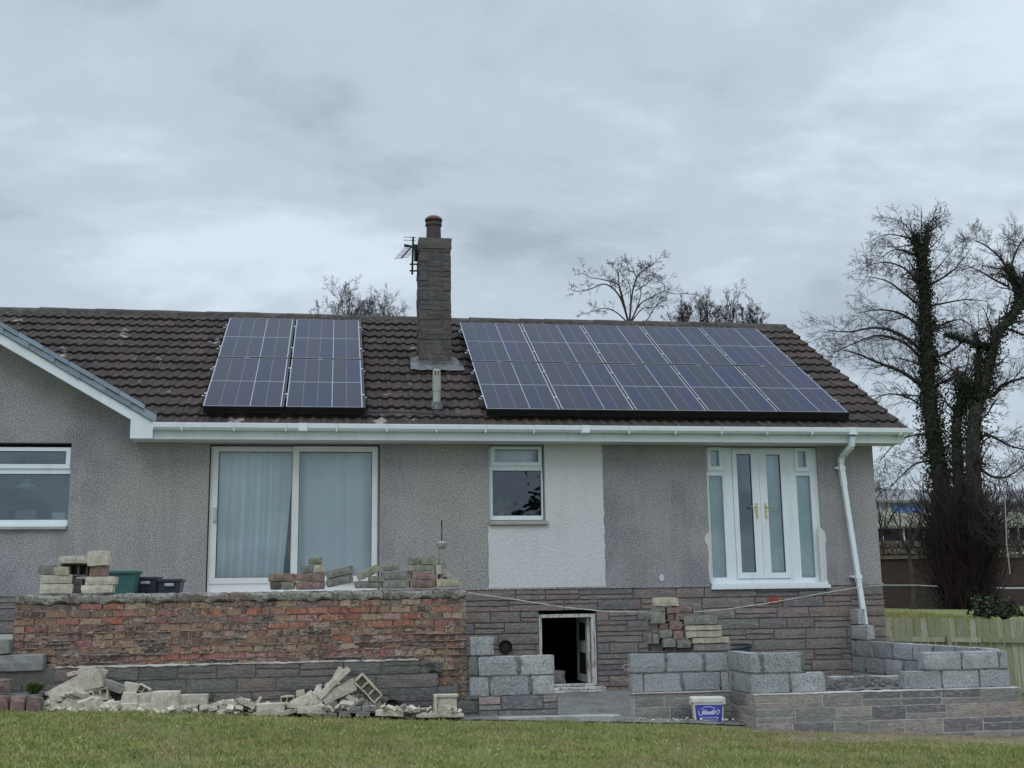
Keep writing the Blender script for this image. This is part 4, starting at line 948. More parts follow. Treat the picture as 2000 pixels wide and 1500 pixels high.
st_ = MB(); zz0 = zat(1000,1402,Y1-.05); course_wall(st_, xat(935,1380,Y1-.05), xat(1089,1380,Y1-.05), zz0-.2, zb-.008, Y1-.05, ch=.125, seed=31, splits=.5, Ls=(.46,.6,.72), depth=.16)
st_.build('footing_stones', MT['stone_front'], w1)
m = MB(); m.box(xat(936,1380,Y1), xat(1088,1380,Y1), Y1-.035, Y1+.15, -.1, zb-.02); m.build('footing_mortar', MT['mortar_dark'], w1)
# middle wall, set back, and its return to the front
Y2, Y3 = 13.08, 12.30
w2 = empty('block_wall', (3.9, Y2, .3), 'grey concrete block wall right of the cellar door, with the white bucket at its foot', 'wall')
a, b = MB(), MB(); zb = zat(1330,1351,Y2); bh_ = (zat(1330,1275,Y2)-zb-.024)/2; xA, xB = xat(1232,1310,Y2), xat(1422,1310,Y2)
block_run(a, b, 'X', xA, xB, zb+.008, 2, Y2, bh=bh_, offs=(.30,0.03), seed=5)
a.build('blocks', MT['block'], w2); b.build('mortar', MT['block_mortar'], w2)
st_ = MB(); course_wall(st_, xA+.02, xB+.05, -.08, zb-.006, Y2-.03, ch=.15, seed=33, splits=.45, Ls=(.46,.6,.5), depth=.18)
st_.build('footing_stones', MT['stone_front'], w2)
m = MB(); m.box(xA+.02, xB, Y2-.017, Y2+.17, -.2, zb-.012); m.box(xA+.0, xB, Y2-.04, Y2+.14, zb-.010, zb+.002); m.build('footing_mortar', MT['mortar_pale'], w2)
w3 = empty('block_wall', (5.2, Y3, .3), 'grey concrete block wall in front of the french doors, stepped down at its right end', 'wall')
a, b = MB(), MB(); zb3 = zat(1520,1353,Y3+.06); bh3 = bh_+.002; xC = xB+.005; xD = xat(1575,1300,Y3+.06); xE = xat(1612,1330,Y3+.06)
block_run(a, b, 'X', xC, xE, zb3, 2, Y3+.06, bh=bh3, offs=(0,.30), seed=8, ends=[(xC, xE), (xC, xD)])
block_run(a, b, 'Y', Y3+.205, Y2-.005, zb3, 2, xC, bh=bh3, offs=(.0,.2), seed=9)
a.build('blocks', MT['block'], w3); b.build('mortar', MT['block_mortar'], w3)
# stone base across the front right
YF = 12.25; w4 = empty('stone_wall', (6, YF, 0), 'low grey and pinkish walling-stone retaining wall with pale joints, along the lawn at the right', 'wall')
m = MB(); zt4 = zb3-.010; xF = xat(1995,1380,YF)+.02; nseg = 1
course_wall(m, xC-.01, xF, zt4-.60, zt4, YF, ch=.15, seed=41, splits=.5, Ls=(.40,.455,.455,.47), joint=.009, seg=.05, amp=.0010, var=.3)
course_wall(m, YF+.10, Y2-.03, zt4-.60, zt4, xC-.01, ch=.15, seed=42, axis='Y', splits=.4, depth=.12)
course_wall(m, YF+.10, 14.6, zt4-.60, zt4, xF-.10, ch=.15, seed=43, axis='Y', splits=.4, depth=.12, seg=.1)
m.build('wall_stones', MT['stone_front'], w4)
m = MB(); m.box(xC+.0, xF-.012, YF+.0045, YF+.16, -.6, zt4-.008); m.box(xC, xC+.1, YF+.16, Y2-.03, -.6, zt4-.008); m.box(xF-.12, xF-.012, YF+.16, 14.6, -.6, zt4-.008)
m.rbox((xF-xC+.01, .17, .012), T3(((xF+xC)/2, YF+.083, zt4+.001)), seg=.06, amp=.003, ch=.002, seed=2, nmax=80); m.build('pale_mortar', MT['mortar_pale'], w4)
# side wall back to the house and the front right block wall
xS0, xS1 = 7.07, 7.42
w5 = empty('block_wall', (7.1, 14, .3), 'grey concrete block wall rising in steps to the house corner by the downpipe', 'wall')
a, b = MB(), MB(); zTs = zat(1700,1250,DH-.3); bhs = (zTs-zb3-.02)/2; th5 = .12
block_run(a, b, 'Y', 12.42, DH-.02, zb3, 2, 7.07, bh=bhs, th=th5, offs=(0,.22), seed=12)
block_run(a, b, 'Y', 13.2, DH-.02, zb3-bhs-.012, 1, 7.07, bh=bhs, th=th5, offs=(.1,), seed=13)
for k, (ya, za, zb_) in enumerate(((15.04, zTs+.012, zat(1690,1221,DH-.3)), (15.25, zat(1690,1221,DH-.3)+.01, zat(1670,1189,DH-.2)))):
    a.rbox((th5, DH-.02-ya, zb_-za), T3((7.07+th5/2, (ya+DH-.02)/2, (za+zb_)/2)), seg=.07, amp=.003, ch=.005, seed=20+k)
TS = T3((7.07, 15.48, 0)) @ Matrix.Rotation(math.radians(5.4), 4, 'Z') @ T3((-7.07, -15.48, 0))
for mm_ in (a, b): mm_.v = [tuple(TS @ Vector(v)) for v in mm_.v]
a.build('blocks', MT['block'], w5); b.build('mortar', MT['block_mortar'], w5)
w6 = empty('block_wall', (6.9, Y3, .3), 'grey concrete block wall at the front right corner, in front of the wooden fence', 'wall')
a, b = MB(), MB(); xG = xat(1766,1330,Y3+.05); xH = xat(1805,1290,Y3+.05); xR_ = xat(1970,1300,Y3+.05)
block_run(a, b, 'X', xG, xR_, zb3, 2, Y3+.05, bh=(zat(1900,1272,Y3+.05)-zb3-.014)/2, offs=(.0,.0), seed=15, ends=[(xG, xR_), (xH, xR_)])
a.build('blocks', MT['block'], w6); b.build('mortar', MT['block_mortar'], w6)
# infill ground inside the walls
def ground_patch(name, x0, x1, y0, y1, zf, mt, n=40, seed=0, amp=.02):
    m = MB(); ny = max(4, int(n*(y1-y0)/(x1-x0)))
    for j in range(ny+1):
        for i in range(n+1):
            x = x0+(x1-x0)*i/n; y = y0+(y1-y0)*j/ny; m.v.append((x, y, zf(x, y)+amp*noise.noise(Vector((x*5, y*5, seed)))+amp*.6*noise.noise(Vector((x*16, y*16, seed)))))
    for j in range(ny):
        for i in range(n): q_ = j*(n+1)+i; m.q(q_, q_+1, q_+n+2, q_+n+1)
    return struct(m.build(name, mt, smooth=True))
zfl = zb3-.06
ground_patch('gravel_bed', xC+.1, xS0, Y3+.15, DH-.01, lambda x, y: zfl+.15*math.exp(-((x-6.0)/.55)**2-((y-12.85)/.45)**2), MT['gravel'], 60, 3, .02)
z0c = h_open[2]-.07
ground_patch('cellar_yard', xat(915,1380,Y1)+.0, xA+.12, 12.92, DH-.01, lambda x, y: .265+(z0c+.01-.265)*min(1, max(0, (y-12.95)/1.9)), MT['dirt'], 50, 5, .018)
ground_patch('yard_behind_wall', xA+.05, xC+.05, Y2+.12, DH-.01, lambda x, y: .265+(z0c+.01-.265)*min(1, max(0, (y-12.95)/1.9)), MT['dirt'], 30, 5, .018)
m = MB(); gx_, gy_ = 1.2, 12.6
ground_patch('bare_earth', xat(600,1400,12.7), xC-.02, 12.55, 12.98, lambda x, y: gz(x, y)+.012, MT['dirt'], 120, 7, .012)
MT['earth'] = mat('worn_earth', (.24,.185,.13), .97, [(3,4,.45,.65,(.15,.14,.07),.7), (30,3,.52,.66,(.13,.10,.07),.6)], (30,.02))
ground_patch('earth_strip', xC-.1, 9.2, 11.45, YF+.02, lambda x, y: gz(x, y)+.012*min(1, (y-11.45)*4)-.004, MT['earth'], 100, 8, .012)
# kerb slab on the lawn in front of the cellar yard
m = MB(); a_, b_ = at(972,1404,12.62), at(1216,1404,12.62); m.rbox((b_.x-a_.x, .20, .07), T3(((a_.x+b_.x)/2, 12.68, a_.z-.025)) @ Matrix.Rotation(math.radians(.6), 4, 'Y'), seg=.07, amp=.003, ch=.008, seed=3, nmax=24)
tag(m.build('kerb_stone', MT['concrete']), 'long flat concrete kerb slab lying on the lawn edge below the cellar door', 'kerb')

# ------------------------------------------------------------------ loose blocks and rubble
def piece(box, Y, ang, kind, label, cat='block', grp=None, dep=.20, yaw=0, tilt=0, name='walling_block', hollow=False, sc_=1.0, amp=None, sink=0, taper=0):
    """box: left, top, right, bottom of the piece as seen (photo pixels) when laid level; ang: lean in degrees"""
    x0, y0, x1, y1 = box; c = at((x0+x1)/2, (y0+y1)/2, Y); k = Y/F*.978
    wd, ht_ = (x1-x0)*k, (y1-y0)*k
    m = MB(); seed = int(x0*7+y0*3) % 997
    am = amp if amp is not None else .0016
    if not hollow: m.rbox((wd, dep, ht_), Matrix.Identity(4), seg=.05, amp=am, ch=.0045, seed=seed, fr=9, nmax=6, taper=taper or ((seed % 5)-2)*.012)
    else:
        t_ = min(wd, ht_)*.16; nw = 3 if wd > .25 else 2
        m.rbox((wd, dep, t_), T3((0,0,ht_/2-t_/2)), seg=.05, amp=.004, ch=.004, seed=seed); m.rbox((wd, dep, t_), T3((0,0,-ht_/2+t_/2)), seg=.05, amp=.004, ch=.004, seed=seed+1)
        for i in range(nw+1):
            xx = -wd/2+t_/2+(wd-t_)*i/nw; m.rbox((t_, dep, ht_-2*t_+.004), T3((xx,0,0)), seg=.05, amp=.003, ch=.003, seed=seed+2+i)
        m.rbox((wd-.01, .03, ht_-.02), T3((0, dep*.3, 0)), seg=.06, amp=.003, ch=.003, seed=seed+9)
    o = m.build(name, RUB[kind]); o.matrix_world = TR(c.x, Y+dep/2*.8, c.z-sink, tilt, -ang, yaw)
    return tag(o, label, cat, grp)
def z1(b): return tuple((v/3.75 + (0, 1050)[i % 2]) for i, v in enumerate(b))
def z2(b): return tuple((v/3.75 + (450, 1050)[i % 2]) for i, v in enumerate(b))
def z4(b): return tuple((v/4.411 + (1200, 1120)[i % 2]) for i, v in enumerate(b))
G1 = 'blocks stacked at the left end of the brick wall'; Ya = 13.02
for b, an, k, l, yo, hol in [
 ((300,340,525,408),0,'pale','long pale block at the bottom left of the left-hand stack',0,0), ((305,272,522,336),0,'pale','pale block second from the bottom on the left side of the left-hand stack',.01,0),
 ((283,202,400,268),0,'grey','dark grey block at the top left of the left-hand stack',.02,0), ((397,212,505,276),1,'cream','cream block end beside the dark grey one in the left-hand stack',0,0),
 ((440,135,645,188),-1,'pale','pale block with a wavy crack lying across the top of the left-hand stack',.0,0), ((447,190,640,282),0,'dark','dark hollow block under the cracked pale one in the left-hand stack',.05,1),
 ((645,98,790,205),3,'pale','pale angular block, topmost of the left-hand stack, at its right',0,0), ((660,207,780,282),0,'brown','dark brown block under the topmost angular one in the left-hand stack',.03,0),
 ((632,287,842,346),0,'pale','long pale block jutting right in the left-hand stack beside the green tub',.0,0), ((603,347,820,406),0,'pale','pale block at the bottom right of the left-hand stack beside the green tub',.0,0),
 ((528,300,604,350),0,'dark','dark broken block wedged in the middle of the left-hand stack',.06,0), ((528,354,604,406),0,'dark','dark block at the bottom centre of the left-hand stack',.06,0)]:
    piece(z1(b), Ya+yo, an, k, l, 'block', G1, .18, hollow=hol)
G2 = 'blocks piled on the brick wall in front of the patio door'
for b, an, k, l, yo, hol in [
 ((280,264,474,322),0,'brown','dull red-brown block, upper left corner of the pile below the patio door',0,0), ((478,262,690,320),-1,'brown','red-brown block beside the tilted pair, upper row of the pile on the brick wall',0,0),
 ((290,324,364,382),0,'dark','small dark block at the bottom left of the pile below the patio door',.01,0), ((368,322,472,380),0,'moss','mossy block, second in the bottom row of the pile below the patio door',0,0),
 ((478,322,690,380),0,'pink','pinkish block, third in the bottom row of the pile below the patio door',0,0), ((512,203,605,258),2,'grey','left block of the small row standing on the red-brown blocks',.03,0),
 ((609,196,690,258),-1,'cream','right block of the small row standing on the red-brown blocks',.03,0), ((572,142,672,194),0,'moss','small mossy block topping the pyramid in front of the patio door',.03,0),
 ((702,222,905,282),12,'grey','upper block of the leaning pair in front of the patio door',.0,0), ((702,286,900,346),12,'grey','lower block of the leaning pair in front of the patio door',0,0),
 ((925,222,1115,280),24,'moss','steeply tilted block near the right post of the patio door',.0,0), ((1112,206,1245,238),6,'moss','thin mossy slab right of the steeply tilted mossy block',.03,0),
 ((1105,248,1330,308),1,'grey','long grey block under the thin mossy slab',.02,0), ((912,318,1108,370),0,'grey','long weathered block, centre of the bottom row on the brick wall',0,0),
 ((1112,314,1308,368),0,'grey','long block with pale patch, right of centre in the bottom row on the brick wall',0,0), ((1312,312,1505,368),-1,'brown','brownish block beside the flat cream slab in the bottom row on the brick wall',0,0),
 ((1328,255,1512,308),-2,'pink','pinkish block in the third row down below the two topmost right blocks',.01,0), ((1302,200,1500,244),1,'moss','mossy slab right under the two topmost right blocks',0,0),
 ((1306,140,1388,197),0,'grey','small dark grey block, topmost at the right end of the brick wall',.01,0), ((1392,136,1505,197),0,'moss','yellow-mossy block, topmost at the right end of the brick wall',0,0),
 ((1500,200,1548,270),4,'pale','upright pale chunk against the weathered post',.02,0), ((1505,302,1690,358),0,'cream','flat cream slab at the right corner of the brick wall',0,0),
 ((1010,282,1128,324),-3,'moss','rounded mossy stone under the steeply tilted mossy block',-.01,0)]:
    piece(z2(b), Ya+yo, an, k, l, 'block', G2, .19, hollow=hol)
m = MB(); a_ = at(875,1123,Ya); m.poly([(a_.x-.05,Ya,a_.z-.02),(a_.x+.055,Ya,a_.z-.02),(a_.x,Ya,a_.z+.04)]); m.poly([(a_.x+.055,Ya+.1,a_.z-.02),(a_.x-.05,Ya+.1,a_.z-.02),(a_.x,Ya+.1,a_.z+.04)])
m.poly([(a_.x-.05,Ya,a_.z-.02),(a_.x,Ya,a_.z+.04),(a_.x,Ya+.1,a_.z+.04),(a_.x-.05,Ya+.1,a_.z-.02)]); m.poly([(a_.x+.055,Ya,a_.z-.02),(a_.x+.055,Ya+.1,a_.z-.02),(a_.x,Ya+.1,a_.z+.04),(a_.x,Ya,a_.z+.04)])
tag(m.build('stone_shard', RUB['cream']), 'small triangular cream shard on the flat cream slab at the wall corner', 'stone')
G3 = 'stones stacked on the block wall left of the french doors'; Yc = 13.12
for b, an, k, l, yo in [
 ((598,447,935,490),0,'cream','upper of the two long cream slabs in the stack on the block wall',0), ((600,493,935,550),0,'cream','lower, yellower of the two long cream slabs in the stack on the block wall',0),
 ((660,553,1002,602),0,'cream','long pale slab third from the bottom right in the stack on the block wall',-.02), ((668,604,1008,662),0,'grey','rough-faced slab at the bottom right of the stack on the block wall',-.01),
 ((582,364,895,440),0,'grey','big grey slab above the long cream slabs on the block wall',.02), ((345,207,560,282),-1,'cream','cream slab on the very top of the stack on the block wall',.02),
 ((520,255,672,330),-8,'pink','pale pinkish slab leaning at the top right of the stack on the block wall',.03), ((668,256,745,330),4,'grey','small grey stone at the upper right end of the stack on the block wall',.03),
 ((340,284,440,332),0,'grey','small grey stone just under the cream top slab, at its left',.03), ((312,330,442,428),0,'grey','large angular grey stone at the upper left of the stack on the block wall',.0),
 ((443,290,562,346),0,'pink','pink stone just under the cream top slab',.03), ((520,342,602,402),0,'pink','pink stone left of the big grey slab',.03),
 ((452,346,518,402),2,'brown','red-brown stone between the angular grey stone and a pink one',.03), ((383,432,462,482),0,'brown','brownish stone below the large angular grey stone',.02),
 ((466,410,588,482),-2,'pink','pink-brown stone left of the upper long cream slab',.02), ((382,486,502,552),1,'grey','grey brownish stone above the bottom left of the stack on the block wall',.01),
 ((502,490,594,562),0,'pink','pink-brown stone left of the lower long cream slab',.02), ((284,520,325,602),3,'grey','narrow upright stone at the far left of the stack on the block wall',.04),
 ((328,516,384,606),0,'grey','second upright stone from the left in the stack on the block wall',.02), ((412,556,528,636),0,'grey','six-sided grey stone near the bottom of the stack on the block wall',0),
 ((532,570,662,642),0,'grey','grey-pink stone left of the rough-faced bottom slab',0), ((315,606,420,672),0,'dark','dark stone at the bottom left of the stack on the block wall',.06),
 ((422,638,540,672),0,'dark','dark stone under the six-sided stone',.05), ((542,644,664,672),0,'dark','dark stone under the grey-pink one on the block wall',.05),
 ((275,342,306,402),4,'grey','thin stone poking out at the upper left of the stack on the block wall',.05), ((322,432,380,514),0,'grey','dull stone under the angular grey stone at the left edge of the stack',.05)]:
    piece(z4(b), Yc+yo, an, k, l, 'stone', G3, .19, name='walling_stone')
G4 = 'rubble tipped at the foot of the stone facing'
big1 = [
 ((372,1075,640,1170),24,'pale','broad two-part block sloping up to the right in the left rubble heap',.0,0,.2,'pale'), ((330,1040,700,1072),27,'pale','long thin slab lying on the sloping block of the left rubble heap',.02,0,.14,0),
 ((610,975,740,1105),12,'pale','large six-sided block end near the top of the left rubble heap',-.02,0,.18,0), ((682,1105,788,1188),4,'pale','hollow pale block end at the right of the left rubble heap',.0,1,.18,0),
 ((575,952,700,1000),8,'pale','pale piece at the very top of the left rubble heap',.06,0,.1,0), ((490,982,575,1012),10,'pale','small flat shard near the top of the left rubble heap',.08,0,.1,0),
 ((715,965,778,1022),-20,'pale','pointed white shard at the upper right of the left rubble heap',.05,0,.08,0), ((742,1058,905,1120),-22,'grey','grey slab sliding down the right side of the left rubble heap',.04,0,.15,0),
 ((490,1183,690,1212),6,'pale','thin slab under the sloping block of the left rubble heap',-.02,0,.16,0), ((375,1218,598,1284),0,'pale','long block at the foot of the left rubble heap on the grass',-.10,0,.2,0),
 ((602,1205,742,1288),-2,'pale','pale block with a split corner, right of the long foot block of the left heap',-.08,0,.2,0), ((745,1208,868,1292),1,'pale','third block from the left of the front row on the grass',-.08,0,.2,0),
 ((866,1218,998,1294),-1,'pale','fourth block from the left of the front row on the grass',-.08,0,.2,0), ((1000,1222,1110,1294),1,'pale','fifth block from the left of the front row on the grass',-.07,0,.2,0),
 ((1112,1132,1304,1296),0,'pale','big six-sided block with a dark hole in the front row of rubble',-.10,0,.18,0), ((892,1138,1008,1218),-12,'pale','slanting pale block behind the front row, left of the six-sided block',.0,0,.16,0),
 ((1006,1138,1150,1218),2,'pale','pale block directly left of the big six-sided block with the hole',.02,0,.18,0), ((906,1068,1008,1128),-14,'pale','pale block on the slope between the left heap and the six-sided block',.05,0,.15,0),
 ((1008,1088,1095,1140),-28,'pale','small hollow block tipped on its corner above the front row',.04,1,.12,0), ((1312,1152,1515,1228),0,'pale','long pale block standing on two others right of the six-sided block',.0,0,.18,0),
 ((1314,1232,1438,1300),0,'pale','pale ribbed block under the long one right of the six-sided block',-.08,0,.18,0), ((1462,1230,1540,1300),2,'pale','small pale cube in the front row, first right of the ribbed block',-.08,0,.16,0),
 ((1542,1226,1650,1296),-1,'pale','pale cube in the front row, second right of the ribbed block',-.08,0,.16,0), ((1655,1228,1720,1300),5,'pale','narrow pale block in the front row, third right of the ribbed block',-.08,0,.14,0),
 ((1724,1232,1835,1296),-3,'pale','broken pale block in the front row below the thin slab',-.08,1,.14,0), ((1622,1190,1800,1224),2,'grey','thin grey slab lying behind the front row of rubble',.02,0,.16,0),
 ((1264,1234,1312,1296),0,'grey','small grey block between the six-sided and the ribbed block',-.05,0,.14,0)]
for b, an, k, l, yo, hol, dp_, _ in big1: piece(z1(b), 12.68+yo, an, k, l, 'block', G4, dp_, hollow=hol, name='rubble_block')
big2 = [
 ((28,1228,145,1292),3,'pale','hollow pale block in the front row, between the two rubble heaps',-.08,1,.14), ((165,1186,240,1212),56,'pale','thin offcut leaning steeply between the two rubble heaps',-.02,0,.05),
 ((80,1186,150,1226),-15,'grey','small grey chunk behind the hollow block between the heaps',.0,0,.12), ((190,1218,392,1302),0,'pale','wide pale two-part block between the two rubble heaps',-.10,0,.2),
 ((368,1162,468,1234),2,'cream','cream hollow brick standing left of the right rubble heap',.0,1,.14), ((482,1118,545,1192),8,'pale','upright pale chunk at the left shoulder of the right rubble heap',.03,0,.12),
 ((440,1168,605,1222),18,'pale','slab sloping up to the right at the left foot of the right rubble heap',-.02,0,.14), ((362,1262,480,1296),14,'pale','flat sloping slab on the grass left of the right rubble heap',-.12,0,.14),
 ((492,1238,700,1290),-3,'pale','long pale block at the left foot of the right rubble heap',-.12,0,.18), ((592,1118,684,1245),-20,'pale','grey-white block leaning in the middle of the right rubble heap',-.02,0,.16),
 ((612,1042,905,1086),43,'pale','long narrow plank-like block leaning steeply on the right rubble heap',-.06,0,.10), ((690,1005,860,1062),62,'pale','short steep block, topmost of the right rubble heap',.0,0,.10),
 ((672,1085,925,1172),24,'pale','big block lying across the right rubble heap',-.02,0,.2), ((900,1060,1120,1150),-47,'pale','large hollow block tipped on its corner at the right of the right rubble heap',-.04,1,.16),
 ((832,1150,938,1212),6,'grey','grey block under the big sloping one in the right rubble heap',.0,0,.16), ((690,1207,785,1252),10,'grey','flat stone, left in the upper row of small stones under the right heap',-.08,0,.14),
 ((826,1204,920,1240),8,'grey','flat stone, right in the upper row of small stones under the right heap',-.08,0,.14), ((720,1243,820,1280),2,'grey','flat stone, left in the middle row under the right heap',-.10,0,.14),
 ((860,1236,955,1288),-4,'grey','flat stone, centre of the middle row under the right heap',-.10,0,.14), ((960,1232,1062,1272),0,'grey','flat stone, right in the middle row under the right heap',-.10,0,.14),
 ((790,1274,882,1312),0,'grey','rounded stone on the grass, centre below the right heap',-.12,0,.14), ((688,1282,780,1312),0,'grey','rounded stone on the grass, left below the right heap',-.12,0,.14),
 ((925,1274,1022,1312),0,'grey','rounded stone on the grass, right below the right heap',-.12,0,.14), ((1062,1268,1268,1308),-3,'pale','flat pale slab right of the right rubble heap',-.12,0,.2),
 ((1300,1256,1390,1282),0,'pale','small pale chip by the black pipe end',-.08,0,.1), ((1362,1292,1715,1318),-1,'pale','long flat pale board on the grass at the end of the rubble',-.14,0,.18)]
for b, an, k, l, yo, hol, dp_ in big2: piece(z2(b), 12.66+yo, an, k, l, 'block', G4, dp_, hollow=hol, name='rubble_block')
# squarish ribbed block on the right
cq = at(450+1583/3.75, 1050+1222/3.75, 12.58); o = empty('ribbed_block', (cq.x, cq.y, cq.z-.1), 'squarish pale ribbed block standing alone at the right end of the rubble', 'block', G4)
m = MB(); m.rbox((.235,.16,.17), T3((cq.x, cq.y+.09, cq.z)), amp=.003, ch=.008, seed=3); m.build('core', RUB['pale'], o)
m = MB()
for dz, h_ in ((.085,.03), (-.082,.02)): m.rbox((.27,.19,h_), T3((cq.x, cq.y+.085, cq.z+dz)), amp=.002, ch=.005, seed=7)
m.rbox((.03,.2,.19), T3((cq.x-.115, cq.y+.08, cq.z)), amp=.002, ch=.004, seed=9); m.build('rib', RUB['pale'], o)
# more flat broken slabs along the foot of the facing
R = random.Random(33)
for i in range(34):
    cx_ = R.choice((R.uniform(60,235), R.uniform(240,560), R.uniform(420,620), R.uniform(560,800))); w_ = R.uniform(14,42); h_ = R.uniform(5,13); cy_ = R.uniform(1372,1392)-(14 if 95 < cx_ < 190 and R.random() < .6 else 0)-(12 if 610 < cx_ < 700 and R.random() < .6 else 0)
    piece((cx_-w_/2, cy_-h_/2, cx_+w_/2, cy_+h_/2), 12.50+R.uniform(0,.22), R.uniform(-28,28), R.choice(('pale','pale','pale','cream','grey')), 'flat broken piece of stone scattered among the rubble along the wall foot', 'stone', G4, R.uniform(.06,.14), yaw=R.uniform(-35,35), tilt=R.uniform(-25,25), name='stone_fragment', amp=.003)
# the countless chips between the blocks
m = MB(); R = random.Random(77)
def chip(px_, py_, s, Y):
    c = at(px_, py_, Y); m.rbox((s*R.uniform(.7,1.6), s*R.uniform(.6,1.2), s*R.uniform(.25,.7)), TR(c.x, c.y, max(c.z, gz(c.x, c.y)+s*.1), R.uniform(-40,40), R.uniform(-40,40), R.uniform(0,180)), seg=s*.6, amp=s*.05, ch=s*.06, seed=R.randint(1, 9999), fr=6/s*.2, nmax=2)
for i in range(330):
    t_ = R.random(); px_ = 55+t_*180; top = 1385-(px_-55)*.42 if px_ < 190 else 1385-(235-px_)*.9; chip(px_, R.uniform(min(top, 1383), 1388), R.choice((.03,.05,.07,.09,.12)), 12.70+R.uniform(-.05,.12))
for i in range(260): chip(R.uniform(40,900), R.uniform(1380,1398), R.choice((.015,.02,.03,.045,.07)), 12.56+R.uniform(-.08,.12))
for i in range(240):
    px_ = R.uniform(540,800); top = 1385-55*math.exp(-((px_-650)/60)**2); chip(px_, R.uniform(top, 1390), R.choice((.03,.05,.07,.10)), 12.74+R.uniform(-.03,.1))
for i in range(90): chip(R.uniform(1200,1440), R.uniform(1403,1412), R.choice((.012,.02,.03)), 12.75+R.uniform(-.1,.1))
tag(m.build('rubble_chips', RUB['pale']), 'countless small pale stone chips between the rubble blocks', 'rubble', kind='stuff')
m = MB()
for i in range(1100):
    x, y = R.gauss(6.0,.42), R.gauss(12.85,.25)
    if y < Y3+.22 or x > 6.9 or x < 5.3: continue
    s = R.uniform(.014,.042); zz1 = zfl+.15*math.exp(-((x-6.0)/.55)**2-((y-12.85)/.45)**2); m.rbox((s*1.3, s, s*.8), TR(x, y, zz1+s*.2, R.uniform(-40,40), R.uniform(-40,40), R.uniform(0,180)), seg=s, amp=s*.1, ch=s*.1, seed=i, nmax=1)
tag(m.build('gravel_heap', MT['gravel']), 'heap of dark gravel behind the low stone wall on the right', 'gravel', kind='stuff')
m = MB(); a_, b_ = at(1628,1324,13.6), at(1766,1334,12.7); m.rbox((1.05,.2,.05), T3(((a_.x+b_.x)/2+.25, 13.6, zfl+.10)) @ Matrix.Rotation(math.radians(-14), 4, 'Z'), seg=.1, amp=.003, ch=.008, seed=4, nmax=14)
tag(m.build('concrete_lintel', MT['concrete']), 'pale concrete lintel lying behind the gravel heap', 'lintel')

# ------------------------------------------------------------------ small things
def bucket(name, c, w0, w1, h, dep, mt, label, cat, rim=None):
    pass
# green tub and dark boxes on the terrace
def tub(px0, px1, pyt, Y, ztop_px, zb, mt, name, label, cat, taper=.82, dep=.34, handle=False):
    a_, b_ = at(px0, pyt, Y), at(px1, pyt, Y); zt_ = a_.z; cx_ = (a_.x+b_.x)/2; hw = (b_.x-a_.x)/2
    o = empty(name, (cx_, Y+dep/2, zb), label, cat); m = MB()
    def ring(f, z, d): return [(cx_-hw*f, Y+(dep*(1-f)/2)+d, z), (cx_+hw*f, Y+(dep*(1-f)/2)+d, z), (cx_+hw*f, Y+dep-(dep*(1-f)/2), z), (cx_-hw*f, Y+dep-(dep*(1-f)/2), z)]
    n = 0; m.v += ring(taper, zb, 0)+ring(1, zt_, 0)+ring(.96, zt_, .01)+ring(taper*.95, zb+.02, .01)
    m.q(0,3,2,1)
    for k in range(3):
        for i in range(4): m.q(k*4+i, k*4+(i+1) % 4, k*4+4+(i+1) % 4, k*4+4+i)
    m.q(12,13,14,15); m.build('body', mt, o, bevel=.008)
    m = MB(); 
    flat = (cx_-hw-.015, cx_+hw+.015); m.box(*flat, Y-.018, Y, zt_-.03, zt_); m.box(*flat, Y+dep, Y+dep+.018, zt_-.03, zt_); m.box(flat[0], cx_-hw, Y, Y+dep, zt_-.03, zt_); m.box(cx_+hw, flat[1], Y, Y+dep, zt_-.03, zt_); m.build('rim', mt, o, bevel=.004)
    if handle:
        m = MB(); m.box(cx_-hw*.42, cx_+hw*.42, Y-.03, Y-.004, zt_-.085, zt_-.05); m.build('handle', MT['reveal'], o, bevel=.006)
    return o
tub(208, 266, 1115, 13.9, 0, 1.674, MT['green_tub'], 'green_tub', 'green plastic tub standing on the terrace right of the left-hand block stack', 'tub', .80)
tub(262, 307, 1127, 14.3, 0, 1.674, MT['dark_tub'], 'storage_box', 'dark plastic box on the terrace beside the green tub', 'box', .9, handle=True)
tub(309, 353, 1131, 14.25, 0, 1.674, MT['dark_tub'], 'storage_box', 'dark plastic box on the terrace nearer the patio door', 'box', .9, handle=True)
# weathered cast post with spike
pc_ = at(863, 1130, 13.12); hp = at(863,1058,13.12).z-pc_.z; o = empty('weathered_post', pc_, 'weathered grey cast post with an iron spike at the right end of the brick wall', 'post')
m = MB(); pf = [(.055,-.03),(.05,.05),(.042,.10),(.046,.18),(.038,.26),(.040,.33),(.036,hp-.09),(.055,hp-.055),(.058,hp-.02),(.03,hp),(.012,hp+.01)]
m.lathe(pf, pc_.x, pc_.y, pc_.z, 16); m.v = [tuple(Vector(v)+noise.noise_vector(Vector(v)*22)*.012) for v in m.v]; m.build('shaft', RUB['grey'], o)
m = MB(); tp = at(863, 1015, 13.12).z; m.tube([(pc_.x,pc_.y,pc_.z+hp),(pc_.x+.002,pc_.y,(tp+pc_.z+hp)/2),(pc_.x,pc_.y,tp-.04),(pc_.x,pc_.y,tp)], [.010,.006,.009,.004], 6); m.build('spike', MT['metal_dark'], o)
